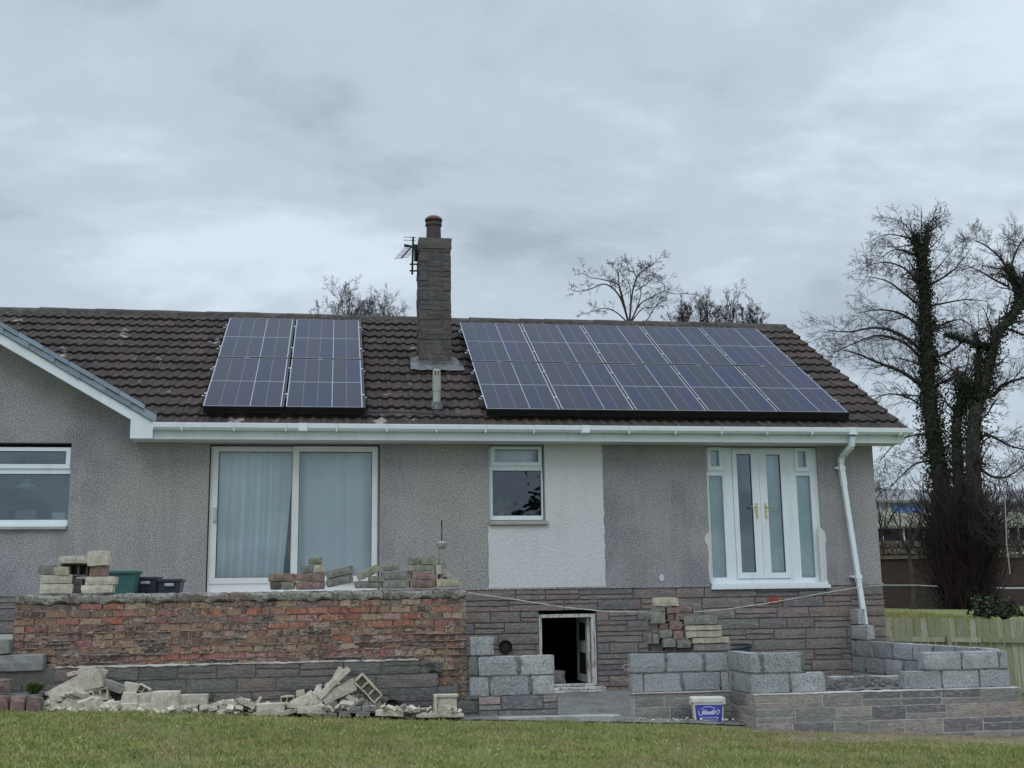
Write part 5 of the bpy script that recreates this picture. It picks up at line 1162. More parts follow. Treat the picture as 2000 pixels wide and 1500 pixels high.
# white tub of masonry paint
Yt = 12.72; ta, tb_ = at(1356,1385,Yt), at(1422,1385,Yt); zt_, zb_ = at(1390,1372,Yt).z, at(1390,1419,Yt).z
cx_ = (at(1358,1395,Yt).x+at(1421,1395,Yt).x)/2; hw = (at(1421,1380,Yt).x-at(1359,1380,Yt).x)/2
o = empty('paint_tub', (cx_, Yt+.12, zb_), 'white plastic paint tub with a blue printed side, in the corner of the stone walls', 'tub')
MT['tub_white'] = mat('cream_plastic', (.62,.62,.56), .5, [(6,3,.5,.75,(.42,.41,.36),.6)]); MT['tub_blue'] = mat('blue_label', (.055,.055,.34), .5, [(5,3,.45,.7,(.11,.12,.38),.6)]); MT['print'] = mat('pale_print', (.55,.57,.75), .6)
RT_ = Matrix.Rotation(math.radians(-10), 4, 'Z'); TT = T3((cx_, Yt+.13, 0)) @ RT_ @ T3((-cx_, -(Yt+.13), 0))
def tp_(P): return [tuple(TT @ Vector(p)) for p in P]
m = MB(); hb = hw*.86; dd = .115; HH = zt_-zb_
def rr(h, z, r=.03, n=4):
    P = []
    for (sx, sy_, a0) in ((-1,-1,180), (1,-1,270), (1,1,0), (-1,1,90)):
        for i in range(n+1):
            t_ = math.radians(a0+90*i/n); P.append((cx_+sx*(h-r)+r*math.cos(t_), Yt+.13+sy_*(dd*h/hw-r)+r*math.sin(t_), z))
    return P
rings = [rr(hb, zb_), rr(hw*.97, zt_), rr(hw*1.05, zt_+.002), rr(hw*1.05, zt_+.045, .035), rr(hw*.99, zt_+.05, .03), rr(hw*.95, zt_+.03, .03), rr(hw*.93, zt_+.03, .03)]
for r_ in rings: m.v += tp_(r_)
K = len(rings[0])
for a in range(len(rings)-1):
    for i in range(K): m.q(a*K+i, a*K+(i+1) % K, (a+1)*K+(i+1) % K, (a+1)*K+i)
m.q(*reversed(range(K))); m.q(*range((len(rings)-1)*K, len(rings)*K)); body = m.build('body', MT['tub_white'], o)
def onface(u, v, off=.002):   # u,v in -1..1 / 0..1 on the tapering front
    h = hb+(hw*.97-hb)*v; return TT @ Vector((cx_+u*h, Yt+.13-dd*h/hw-off, zb_+HH*v))
m = MB(); nu = 8
P = [(u, v) for u, v in ((-.86,.08),(.84,.08),(.86,.90),(-.88,.90))]; m.poly([onface(u, v, .0025) for u, v in P]); m.build('printed_label', MT['tub_blue'], o)
def text(body_, size, u, v, arch=0, weight=.0):
    cu = bpy.data.curves.new('lettering', 'FONT'); cu.body = body_; cu.size = size; cu.align_x = 'CENTER'; cu.extrude = .0004; cu.offset = weight
    to = bpy.data.objects.new('lettering', cu); C.objects.link(to)
    dg = bpy.context.evaluated_depsgraph_get(); me_ = bpy.data.meshes.new_from_object(to.evaluated_get(dg)); bpy.data.objects.remove(to)
    p0 = onface(u, v, .0045); X_ = (onface(1, v)-onface(-1, v)).normalized(); Z_ = (onface(u, 1, .0045)-onface(u, 0, .0045)).normalized()
    for vt in me_.vertices: vt.co = p0+X_*vt.co.x+Z_*(vt.co.y+arch*(vt.co.x**2))
    me_.materials.clear(); me_.materials.append(MT['print']); lo = bpy.data.objects.new('lettering', me_); C.objects.link(lo); lo.parent = o; lo.matrix_parent_inverse = pinv(o)
text('BUTTERMILK', .036, -.02, .22, 0, .0008)
m = MB(); Q = [onface(-.58,.36,.004), onface(.60,.36,.004), onface(.60,.385,.004), onface(-.58,.385,.004)]; m.poly(Q)
def stroke(pts, w_=.0035):
    for (a_, b_) in zip(pts[:-1], pts[1:]):
        A_, B_ = onface(*a_, .004), onface(*b_, .004); d_ = (B_-A_).normalized(); n_ = d_.cross(Vector((0,1,0))).normalized()*w_; m.poly([A_-n_, B_-n_, B_+n_, A_+n_])
R = random.Random(6)
stroke([(-.55,.70),(-.3,.80),(0,.83),(.3,.78),(.42,.72)]); stroke([(-.68,.66),(-.66,.48),(-.50,.46)], .005)
for i in range(9): x_ = -.46+i*.095; stroke([(x_,.48),(x_+.03,.66+.05*math.sin(i)),(x_+.06,.5),(x_+.09,.62)], .0042)
stroke([(.40,.66),(.55,.48),(.70,.60),(.62,.70),(.52,.62)], .005); m.build('printed_mark', MT['print'], o)
m = MB(); L_ = onface(-1.08,1.12,.0); Rr_ = onface(1.06,1.12,.0)
m.tube([onface(-1.06,1.10), onface(-1.20,.98), onface(-1.14,.92)], .006, 6); m.box(-.018,.018,-.012,.004,-.03,.03, T3(onface(.93,1.04))); m.build('handle', MT['tub_white'], o)
# string across
m = MB(); S_ = [(914,1158),(1000,1170),(1100,1186),(1180,1194),(1265,1196)]; m.tube([at(x, y, 13.0+(x-914)/351*.3) for x, y in S_], .0055, 5)
S_ = [(1355,1196),(1420,1190),(1500,1178),(1600,1160),(1690,1145),(1722,1143)]; m.tube([at(x, y, 13.4+(x-1355)/367*1.9) for x, y in S_], .006, 5)
m.tube([at(1722,1143,15.3), at(1790,1143,18), at(1830,1145,20)], .007, 5); tag(m.build('white_cord', MT['mortar_pale']), 'sagging white cord stretched from the brick wall past the house corner', 'cord')
# wire loop on the middle wall
m = MB(); c = at(1228,1303,13.0); m.tube([(c.x+.04*1.6*math.cos(t_*.4)-.0, 13.02, c.z+.03*math.sin(t_*.4)) for t_ in range(17)], .005, 5); tag(m.build('wire_loop', MT['concrete']), 'small pale wire loop sticking out of the end of the middle block wall', 'wire')
# black pipe end in the rubble and the dark tool on the wall
c = at(450+1195/3.75, 1050+1238/3.75, 12.6); m = MB()
for r_ in (.075, .066): m.tube([(c.x-.02, c.y, c.z), (c.x+.05, c.y+.22, c.z-.03)] if r_ > .07 else [(c.x+.05, c.y+.22, c.z-.03), (c.x-.02, c.y, c.z)], r_, 18, caps=False)
m.tube([(c.x, c.y+.05, c.z), (c.x+.045, c.y+.2, c.z-.03)], .067, 16); tag(m.build('black_pipe_end', MT['black']), 'short black plastic pipe end beside the right rubble heap', 'pipe')
m = MB(); a_, b_ = at(450+1290/3.75, 1050+1300/3.75, 12.5), at(450+1355/3.75, 1050+1288/3.75, 12.5); m.rbox(((b_-a_).length, .05, .022), TR((a_.x+b_.x)/2, 12.5, (a_.z+b_.z)/2, 0, -8, 0), amp=.003, seed=2); tag(m.build('black_stick', MT['black']), 'black strip of plastic by the long flat board', 'strip')
m = MB(); a_, b_ = at(1428,1259,13.2), at(1464,1258,13.2); m.tube([a_, b_], .017, 8); m.tube([b_, b_+Vector((.0,0,-.05))], .03, 8); m.tube([at(1432,1268,13.2), at(1466,1262,13.2)], .02, 6); m.box(a_.x, b_.x-.01, 13.18, 13.26, a_.z-.09, a_.z-.05)
tag(m.build('trowel_tray', MT['dark_tub']), 'dark plastic tool lying on the block wall right of the stone stack', 'tool')
# weed
def tuft(name, c, n, r, h, label, cat, mt, seed=1):
    R = random.Random(seed); m = MB()
    for i in range(n):
        a_ = R.uniform(0, 6.28); d_ = Vector((math.cos(a_)*r*R.random(), math.sin(a_)*r*R.random(), h*R.uniform(.4,1))); b_ = Vector(c)+Vector((R.uniform(-.3,.3)*r, R.uniform(-.3,.3)*r, 0)); s_ = Vector((math.cos(a_+1.57), math.sin(a_+1.57), R.uniform(-.4,.4)))*.010
        m.poly([b_+d_*.5-s_, b_+d_*.8+s_*.2, b_+d_, b_+d_*.8-s_*2]); m.poly([b_, b_+d_*.5+s_, b_+d_*.7])
    return tag(m.build(name, mt), label, cat)
MT['weed'] = mat('weed_leaf', (.07,.11,.03), .7)
wc = at(66,1356,12.66); tuft('weed', wc, 160, .12, .13, 'small green weed growing at the foot of the stepped wall at the left', 'weed', MT['weed'])

# ------------------------------------------------------------------ wooden fence at the right
MT['fence'] = mat('weathered_fence_wood', (.30,.29,.22), .9, [(3,4,.42,.66,(.20,.23,.12),.8), (14,5,.45,.68,(.40,.39,.33),.5), (40,3,.55,.7,(.10,.10,.07),.5)], (30,.004), stretch=(4,4,.6), island=[(.31,.30,.22),(.23,.235,.165),(.38,.37,.30),(.29,.27,.20),(.21,.23,.15),(.34,.31,.24)])
YFn = 19.0; fx0 = 9.35; ftop = lambda x: 1.175-.031*(x-9.4)
fe = empty('wooden_fence', (12.5, YFn, 0), 'weathered green-tinged wooden board fence at the right of the bungalow', 'fence')
R = random.Random(8); x = fx0; k = 0
m = MB()
while x < 16.5:
    wd = .112; j = R.uniform(-.012,.012); T = T3((x+wd/2, YFn+.04+R.uniform(-.004,.004), 0)) @ Matrix.Rotation(math.radians(R.uniform(-.8,.8)), 4, 'Y')
    m.rbox((wd, .018, 1.9), T @ T3((0,0,ftop(x)+j-.95)), seg=.1, amp=.0015, ch=.003, seed=k, nmax=4); x += wd+R.uniform(.008,.022); k += 1
m.build('fence_boards', MT['fence'], fe)
m = MB()
for zo in (-.36, -1.2):
    x = fx0-.08
    while x < 16.5: m.rbox((1.78,.04,.085), T3((x+.9, YFn-.005, ftop(x+.9)+zo)) @ Matrix.Rotation(math.radians(1.8), 4, 'Y'), seg=.2, amp=.003, ch=.004, seed=int(x*10)); x += 1.8
m.build('fence_rail', MT['fence'], fe)
for x in (fx0-.05, 10.42, 12.25, 14.1, 15.9):
    m = MB(); m.rbox((.08,.08,1.75), T3((x, YFn-.07, ftop(x)-.30-.87)), seg=.3, amp=.003, ch=.004, seed=int(x*7)); m.build('fence_post', MT['fence'], fe)

# ------------------------------------------------------------------ trees
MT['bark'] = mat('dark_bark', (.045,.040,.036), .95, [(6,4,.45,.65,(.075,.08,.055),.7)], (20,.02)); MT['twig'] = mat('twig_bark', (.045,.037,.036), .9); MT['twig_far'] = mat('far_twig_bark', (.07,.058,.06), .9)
MT['ivy'] = mat('ivy_leaf', (.018,.032,.013), .7, island=[(.016,.030,.012),(.024,.042,.016),(.012,.022,.010),(.035,.052,.022)])
def grow(mb, p, d, L, r, lvl, R, sag=0, up=.1, kids=(7,5,4), side=.55, minr=.004):
    """one bending branch with its side twigs"""
    n = max(3, int(L/.35)+2); pts = [p.copy()]; dirs = [d.copy()]; q_ = p.copy(); dd_ = d.normalized(); ph = R.uniform(0, 100)
    for i in range(n):
        w_ = Vector((R.gauss(0,1), R.gauss(0,1), R.gauss(0,1)))*.16
        dd_ = (dd_+w_+Vector((0,0,up*(1 if lvl < 2 else .7)-sag*(i/n)))).normalized(); q_ = q_+dd_*(L/n); pts.append(q_.copy()); dirs.append(dd_.copy())
    rad = [max(minr, r*(1-.8*i/n)) for i in range(n+1)]
    mb.tube(pts, rad, 4 if r > .03 else 3, caps=False)
    if lvl < len(kids):
        K = kids[lvl]
        for k in range(K):
            i = min(n, 1+int((n-1)*((k+R.random()*.8)/K))); a_ = dirs[i]; pr = a_.cross(Vector((R.gauss(0,1), R.gauss(0,1), R.gauss(0,1)))).normalized()
            nd = (a_*(1-side*.5)+pr*side*R.uniform(.7,1.3)).normalized()
            grow(mb, pts[i], nd, L*R.uniform(.34,.6)*(1-.35*i/n), rad[i]*.6, lvl+1, R, sag, up, kids, side, minr)
def limb(mb, px_pts, Y, r0, r1, R, dy=0, K=6, L=1.6, lvl=0, kids=(5,4), sides=7, minr=.006, up=.08, sag=0):
    P = [at(x, y, Y+dy*(i/max(1, len(px_pts)-1))+R.uniform(-.12,.12)) for i, (x, y) in enumerate(px_pts)]
    # smooth the traced line
    Q = []
    for i in range(len(P)-1):
        a, b, c, d = P[max(i-1,0)], P[i], P[i+1], P[min(i+2, len(P)-1)]
        for s in range(4):
            t_ = s/4; Q.append(.5*((2*b)+(c-a)*t_+(2*a-5*b+4*c-d)*t_*t_+(3*b-a-3*c+d)*t_**3))
    Q.append(P[-1]); n = len(Q); rad = [r0+(r1-r0)*i/(n-1) for i in range(n)]
    mb.tube(Q, rad, sides, caps=False)
    return Q, rad
def twigs_on(mb, Q, rad, R, K, L, kids, side=.8, minr=.006, up=.05, start=.1, sag=0, rr=.34):
    n = len(Q)
    for k in range(K):
        i = min(n-2, int(n*(start+(1-start)*(k+R.random())/K))); d_ = (Q[i+1]-Q[i]).normalized(); pr = d_.cross(Vector((R.gauss(0,1), R.gauss(0,1), R.gauss(0,1)))).normalized()
        grow(mb, Q[i], (d_*(1-side*.4)+pr*side).normalized(), L*R.uniform(.6,1.2), min(rad[i]*rr, .05), 1, R, sag, up, (0,)+tuple(kids), side*.85, minr)
def ivy_on(mb, Q, rad, R, dens, spread, sz=.10):
    for i in range(len(Q)-1):
        for k in range(int(dens*(Q[i+1]-Q[i]).length)):
            p = Q[i].lerp(Q[i+1], R.random())+Vector((R.gauss(0,1), R.gauss(0,1), R.gauss(0,1)))*(rad[i]*.7+spread*R.random()**2)
            a_ = Vector((R.gauss(0,1), R.gauss(0,1), R.gauss(0,1))).normalized(); b_ = a_.cross(Vector((R.gauss(0,1), R.gauss(0,1), R.gauss(0,1)))).normalized(); s = sz*R.uniform(.5,1.2)
            mb.poly([p-a_*s*.5, p+b_*s*.45, p+a_*s*.6, p-b_*s*.45])
# left ivy-clad tree
YT = 40; R = random.Random(1)
tA = empty('ivy_clad_tree', (at(1868,1190,YT).x, YT, .5), 'tall bare tree with an ivy-covered straight trunk right of the roof end', 'tree')
tk = MB(); br = MB(); iv = MB()
Q, rad = limb(tk, [(1868,1200),(1850,1060),(1836,930),(1822,840),(1815,760),(1810,680),(1806,600),(1803,540),(1799,500),(1786,462)], YT, .36, .10, R, sides=10)
ivy_on(iv, Q, rad, R, 1900, .10, .09); twigs_on(br, Q, rad, R, 24, 1.7, (5,4,3), 1.1, .0062, .0, .25)
Q2, r2 = limb(tk, [(1801,505),(1808,470),(1813,440)], YT, .15, .07, R); ivy_on(iv, Q2, r2, R, 420, .10, .09); twigs_on(br, Q2, r2, R, 9, 1.3, (5,4), .8, .0075, .2)
for pts, r0, K, L, ivd, dy in [
 ([(1788,470),(1765,462),(1730,458),(1696,474)],.06,9,1.0,20,-.5), ([(1795,505),(1770,490),(1740,490),(1712,512)],.06,9,1.0,40,.6), ([(1812,445),(1822,428),(1836,420)],.04,6,.7,0,0), ([(1786,465),(1770,440),(1745,425)],.04,7,.8,0,.3),
 ([(1798,560),(1768,525),(1728,512),(1690,520)],.08,11,1.2,0,.8), ([(1800,600),(1768,575),(1730,548),(1690,540)],.08,11,1.3,30,-1), ([(1802,645),(1765,615),(1720,605),(1672,612)],.09,12,1.3,30,.5),
 ([(1806,690),(1762,655),(1712,640),(1660,648),(1618,645)],.11,14,1.5,60,-.8), ([(1806,710),(1770,672),(1718,655),(1665,672),(1625,690)],.09,12,1.3,20,1), ([(1808,760),(1765,728),(1715,708),(1672,690),(1640,682)],.12,13,1.4,90,0),
 ([(1812,800),(1770,775),(1730,770),(1700,785)],.07,10,1.2,60,.7), ([(1822,850),(1780,850),(1745,870),(1715,905)],.08,12,1.3,30,0), ([(1830,900),(1790,905),(1760,930),(1730,960)],.07,12,1.2,0,1),
 ([(1806,560),(1838,545),(1868,522),(1892,492)],.08,11,1.2,0,-.5), ([(1806,540),(1830,525),(1850,500),(1870,480)],.05,8,.9,60,.4), ([(1808,600),(1845,592),(1890,585),(1935,590)],.07,11,1.1,0,.6),
 ([(1810,650),(1850,630),(1880,625),(1900,640)],.07,9,1.1,120,0), ([(1810,700),(1850,690),(1890,660),(1920,640)],.08,10,1.1,140,0), ([(1815,760),(1855,740),(1890,730),(1925,740)],.07,9,1.1,120,.5), ([(1815,700),(1850,715),(1880,745)],.06,8,1.0,150,0)]:
    Qb, rb_ = limb(br, pts, YT, r0*.72, r0*.13, R, dy=dy*1.6, sides=5); twigs_on(br, Qb, rb_, R, int(K*1.5), L*1.0, (7,4), .65, .0042, .0, .08)
    if ivd: ivy_on(iv, Qb[:len(Qb)//2], rb_, R, ivd*1.0, .11, .09)
tk.build('trunk', MT['bark'], tA); br.build('branches', MT['twig'], tA); iv.build('ivy', MT['ivy'], tA)
# right forked tree
tB = empty('ivy_clad_tree', (at(1912,1190,YT-1).x, YT-1, .5), 'bare forked tree with ivy on its leaning limbs at the right edge of the view', 'tree')
tk = MB(); br = MB(); iv = MB(); R = random.Random(2); YT2 = YT-1
Q, rad = limb(tk, [(1915,1200),(1905,1000),(1900,880),(1907,790)], YT2, .33, .22, R, sides=10); ivy_on(iv, Q, rad, R, 700, .10, .09); twigs_on(br, Q, rad, R, 14, 1.6, (5,4,3), .9, .0075, .1, .2)
for pts, r0, r1, K, L, ivd, dy in [
 ([(1907,790),(1926,745),(1936,700),(1950,650),(1975,620),(1994,592)],.22,.14,12,1.3,260,0), ([(1994,592),(1988,565),(1975,535),(1968,520)],.15,.09,9,1.2,420,0), ([(1994,592),(2010,575),(2030,560)],.14,.1,4,1.2,200,0), ([(1994,592),(2000,540),(2015,500),(2000,470)],.09,.03,12,1.4,30,0),
 ([(1905,800),(1910,740),(1912,690),(1905,650)],.13,.06,8,1.1,160,.3), ([(1905,800),(1890,760),(1878,742)],.16,.12,6,1.0,400,-.2), ([(1940,680),(1905,672),(1870,660),(1845,655)],.10,.04,9,1.1,200,.2), ([(1912,775),(1940,772),(1958,752),(1985,742),(2010,735)],.09,.03,10,1.2,20,-.6),
 ([(1968,525),(1950,500),(1925,480),(1905,470)],.05,.02,11,1.1,0,.5), ([(1970,560),(1940,545),(1915,530),(1890,520)],.05,.015,10,1.1,0,-.4), ([(1975,520),(1985,490),(2000,465)],.05,.02,9,1.1,0,.2), ([(1960,640),(1990,650),(2020,660)],.06,.02,8,1.0,20,.3),
 ([(1900,860),(1930,850),(1970,870),(2010,880)],.07,.02,11,1.3,10,.5), ([(1900,900),(1935,930),(1970,930),(2010,900)],.06,.02,11,1.3,0,-.5)]:
    Qb, rb_ = limb(tk if r0 > .12 else br, pts, YT2, r0, r1, R, dy=dy, sides=7 if r0 > .12 else 5); twigs_on(br, Qb, rb_, R, int(K*1.4), L*1.0, (7,4), .7, .0042, .03, .08)
    if ivd: ivy_on(iv, Qb, rb_, R, ivd*3.2, .09, .09)
tk.build('trunk', MT['bark'], tB); br.build('branches', MT['twig'], tB); iv.build('ivy', MT['ivy'], tB)
# middle stem with suckers round its foot
tC = empty('ivy_clad_tree', (at(1885,1190,YT-.5).x, YT-.5, .5), 'thinner ivy-grown stem standing between the two tall ivy-clad trees', 'tree')
tk = MB(); br = MB(); iv = MB(); R = random.Random(3)
Q, rad = limb(tk, [(1884,1200),(1876,1000),(1870,900),(1868,830),(1880,770),(1882,745)], YT-.5, .26, .12, R, sides=8); ivy_on(iv, Q, rad, R, 600, .12, .09); ivy_on(iv, Q[-9:], rad, R, 480, .28, .10); twigs_on(br, Q, rad, R, 22, 1.3, (5,4,3), .9, .0075, .1, .2)
tk.build('trunk', MT['bark'], tC); br.build('branches', MT['twig'], tC); iv.build('ivy', MT['ivy'], tC)
MT['sucker'] = mat('dark_sucker_twigs', (.028,.019,.018), .95)
sk = MB(); R = random.Random(4)
for i in range(1350):
    px_ = R.gauss(1884, 20); base = at(px_, R.uniform(1090,1200), YT-2+R.uniform(-1.6,1.0)); sp = (px_-1886)/75
    L_ = R.uniform(1.0,3.6)*(1-.35*abs(sp)); d_ = Vector((sp*.4+R.gauss(0,.17), R.gauss(0,.2), 1)).normalized(); grow(sk, base, d_, L_, .014, 1, R, 0, .08, (0, 2 if i % 3 else 4), .4, .010)
tag(sk.build('sucker_thicket', MT['sucker']), 'dense dark thicket of upright suckers round the feet of the ivy-clad trees', 'thicket', kind='stuff')
# hanging pale branch in front of the trunks
# shrubby trees right and left of the trunks
def fan_tree(name, px_, py_, Y, nst, L, label, seed, spread=.6, mt='twig', kids=(6,5,4), minr=.008, base_z=None, r=.07, grp=None, up=.12, lean=0):
    R = random.Random(seed); m = MB(); b_ = at(px_, py_, Y); root = b_.copy(); root.z = min(b_.z, 0) if base_z is None else base_z
    o = empty(name, root, label, 'tree', grp); t_ = MB()
    if b_.z > root.z+.3: t_.tube([root, (root+b_)/2+Vector((.1,0,0)), b_], [max(.14, r*2.2), max(.09, r*1.9), r*1.7], 8)
    else: t_.tube([root-Vector((0,0,.3)), root+Vector((0,0,.4))], [r*2, r*1.6], 8)
    t_.build('trunk', MT['bark'], o)
    if b_.z > root.z+4:   # lower limbs of the crown
        for i in range(16):
            p = root.lerp(b_, .42+.55*i/16); a_ = i*2.4; grow(m, p, Vector((math.cos(a_), math.sin(a_), .55)), L*R.uniform(.7,1.1)*(1.1-.3*i/16), r*1.1, 1, R, 0, up*.6, (0, 5, 3), .6, minr)
    for i in range(nst):
        u = (i+.5)/nst*2-1; d_ = Vector((u*spread+R.gauss(0,.08)+lean, R.uniform(-.5,.5), 1)).normalized(); grow(m, b_, d_, L*R.uniform(.75,1.1)*(1-.25*abs(u)), r, 0, R, 0, up, kids, .6, minr)
    m.build('branches', MT[mt], o); return o
fan_tree('bare_tree', 2035, 1120, 34, 9, 4.6, 'spreading bare shrubby tree reaching in from the right edge of the view', 21, .95, kids=(8,6,4), minr=.0058, base_z=.8, r=.032, lean=-.25)
fan_tree('bare_tree', 1945, 1110, 44, 5, 3.8, 'bare thin tree standing behind the forked ivy-clad tree', 25, .7, kids=(6,4,3), minr=.0065, base_z=.8, r=.036)
fan_tree('bare_tree', 1775, 1080, 37, 5, 3.0, 'low bare tree between the house corner and the ivy-clad trees', 22, .75, kids=(5,3,2), minr=.0058, base_z=.7, r=.038)
fan_tree('bare_tree', 1722, 1050, 46, 5, 3.4, 'thin bare tree right behind the corner of the house', 23, .5, kids=(5,4,3), minr=.0065, base_z=.7, r=.032)
# trees behind the roof
GT = 'bare trees rising behind the roof'
YR1 = 44
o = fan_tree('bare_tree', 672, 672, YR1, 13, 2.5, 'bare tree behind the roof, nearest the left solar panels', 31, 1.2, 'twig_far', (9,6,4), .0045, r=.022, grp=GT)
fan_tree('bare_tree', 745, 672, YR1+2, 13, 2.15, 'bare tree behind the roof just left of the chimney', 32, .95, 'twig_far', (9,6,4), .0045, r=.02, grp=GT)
fan_tree('bare_tree', 1335, 680, 42, 8, 2.1, 'bare upright tree behind the roof, right next to the spreading one', 33, .5, 'twig', (9,6,4), .0048, r=.02, grp=GT, up=.22)
fan_tree('bare_tree', 1385, 680, 43, 8, 2.1, 'bare upright tree behind the roof, third from the chimney', 34, .45, 'twig', (9,6,4), .0048, r=.02, grp=GT, up=.24)
fan_tree('bare_tree', 1430, 680, 42, 8, 2.25, 'bare upright tree behind the roof, second from the ridge end', 35, .55, 'twig', (9,6,4), .0048, r=.02, grp=GT, up=.24)
fan_tree('bare_tree', 1480, 680, 42, 8, 1.9, 'low bare tree behind the roof, nearest the ridge end', 36, .6, 'twig', (8,6,4), .0048, r=.018, grp=GT, up=.24)
tD = empty('bare_tree', (at(1228,690,40).x, 40, 0), 'widely spreading bare tree behind the roof, right of the chimney', 'tree', GT); R = random.Random(7)
tk = MB(); br = MB(); limb(tk, [(1229,900),(1228,760),(1228,660)], 40, .12, .07, R, sides=8)
def zz2(P): return [(x*.22+1100, y*.22+480) for x, y in P]
for pts, r0 in [([(580,690),(545,560),(500,450),(430,370),(350,340),(250,380),(130,405),(65,385)],.07), ([(580,690),(520,430),(480,340),(350,300),(240,280),(170,240)],.06), ([(580,690),(500,380),(490,250),(450,190)],.05), ([(585,690),(600,460),(580,320),(530,280)],.05),
 ([(590,690),(610,450),(650,290),(720,210),(800,160),(880,80)],.06), ([(650,290),(630,240),(580,210),(575,150)],.035), ([(590,690),(650,560),(690,420),(660,310)],.05), ([(600,680),(680,520),(800,450),(890,405),(980,425),(1100,425)],.05), ([(610,670),(700,560),(820,540),(870,460)],.04),
 ([(640,400),(740,340),(805,270),(790,235)],.035), ([(560,670),(470,590),(380,555),(300,570),(190,605)],.045), ([(700,690),(760,640),(820,540),(930,470)],.04), ([(800,160),(740,190),(680,205)],.025), ([(890,405),(900,350),(840,320),(790,320)],.03)]:
    Qb, rb_ = limb(br, zz2(pts), 40, r0*.62, .008, R, dy=R.uniform(-1.5,1.5), sides=5); twigs_on(br, Qb, rb_, R, 13, .55, (4,3), .7, .0042, .06, .25)
tk.build('trunk', MT['bark'], tD); br.build('branches', MT['twig'], tD)
# evergreen shrub and low greenery on the bank
def leafy(name, c, rx, rz, n, label, seed, mt, sz=.09, cat='shrub'):
    R = random.Random(seed); m = MB(); c = Vector(c)
    cl = [Vector((R.gauss(0,.4)*rx, R.gauss(0,.4)*rx, R.uniform(0,1)*rz)) for _ in range(16)]
    o = empty(name, c, label, cat)
    for i in range(n):
        k = R.choice(cl); p = c+k+Vector((R.gauss(0,1), R.gauss(0,1), R.gauss(0,1)))*rx*.2; p.z = max(p.z, c.z+.02); a_ = Vector((R.gauss(0,1), R.gauss(0,1), R.gauss(0,1))).normalized(); b_ = a_.cross(Vector((R.gauss(0,1), R.gauss(0,1), R.gauss(0,1)))).normalized(); s = sz*R.uniform(.5,1.2)
        m.poly([p-a_*s*.6, p+b_*s*.35, p+a_*s*.6, p-b_*s*.35])
    m.build('leaves', mt, o); t_ = MB()
    for k in cl: t_.tube([c-Vector((0,0,.1)), c+k*.6+Vector((0,0,.05)), c+k], [.02,.013,.006], 4, caps=False)
    t_.build('stems', MT['bark'], o)
MT['shrub'] = mat('evergreen_leaf', (.05,.085,.045), .8, island=[(.022,.036,.018),(.035,.052,.026),(.014,.024,.012),(.055,.07,.04)])
c = at(1918,1190,25.5); leafy('evergreen_shrub', (c.x, 25.5, c.z-.25), .42, .5, 600, 'dark evergreen shrub on the bank at the foot of the ivy-clad trees', 4, MT['shrub'])
c = at(1960,1195,25.0); leafy('ground_shrub', (c.x, 25.0, c.z-.1), .45, .2, 1200, 'low dark green plant on the bank at the right', 6, MT['shrub'], .08)

# ------------------------------------------------------------------ neighbouring buildings
def rectbox(mb, x0, y0, x1, y1, Y, dep):
    a, b = at(x0, (y0+y1)/2, Y), at(x1, (y0+y1)/2, Y); zt_, zb_ = at((x0+x1)/2, y0, Y).z, at((x0+x1)/2, y1, Y).z; mb.box(a.x, b.x, Y, Y+dep, zb_, zt_)
MT['dark_wall'] = mat('dark_brown_brick', (.075,.055,.050), .95, [(2,4,.45,.65,(.045,.035,.033),.7), (12,3,.52,.68,(.11,.085,.075),.5)], (20,.01), stretch=(1,1,4))
MT['rubble_wall'] = mat('old_rubble_masonry', (.20,.175,.13), .95, [(1.6,5,.45,.62,(.10,.09,.07),.8), (5,3,.5,.65,(.30,.27,.20),.7), (.7,3,.5,.7,(.17,.09,.07),.5)], (6,.05), stretch=(1,1,2))
MT['grey_roof'] = mat('grey_sheet_roof', (.24,.245,.25), .8, [(.8,4,.45,.65,(.15,.15,.155),.7)], None, stretch=(1,1,3)); MT['pale_wall'] = mat('pale_harled_wall', (.60,.61,.61), .9, [(1,3,.45,.65,(.45,.46,.46),.7)])
MT['blue'] = mat('blue_sheeting', (.10,.24,.52), .6, [(2,3,.45,.65,(.30,.42,.60),.6)]); MT['teal'] = mat('teal_cladding', (.10,.19,.18), .7, [(1,3,.45,.65,(.20,.25,.24),.7)], stretch=(1,1,5)); MT['dark_gap'] = mat('dark_cladding', (.03,.03,.033), .8)
MT['moss_roof'] = mat('mossy_roof', (.20,.20,.15), .95, [(1,4,.45,.65,(.22,.21,.16),.7)], (8,.03))
bwl = empty('boundary_wall', (at(1780,1190,43.5).x, 43.5, 0), 'dark brown brick boundary wall behind the bank at the right', 'wall')
m = MB(); rectbox(m, 1250, 1092, 2200, 1215, 43.5, .3); m.build('wall', MT['dark_wall'], bwl); m = MB(); rectbox(m, 1250, 1086, 2200, 1092, 43.4, .5); m.build('coping', MT['rubble_wall'], bwl)
rw = MB(); a = at(1690,1065,47); b = at(2200,1065,47); n = 60; zt_ = at(1800,1056,47).z; zb_ = at(1800,1110,47).z
for i in range(n): 
    x0_ = a.x+(b.x-a.x)*i/n; x1_ = a.x+(b.x-a.x)*(i+1)/n
    for j in range(4): rw.rbox((x1_-x0_-.005, .4, (zt_-zb_)/4-.01), T3(((x0_+x1_)/2+(j % 2)*.1, 47.2, zb_+(zt_-zb_)*(j+.5)/4)), seg=.15, amp=.03, ch=.02, seed=i*4+j, nmax=3)
tag(rw.build('rubble_wall', MT['rubble_wall']), 'old tan rubble-stone wall behind the dark boundary wall', 'wall')
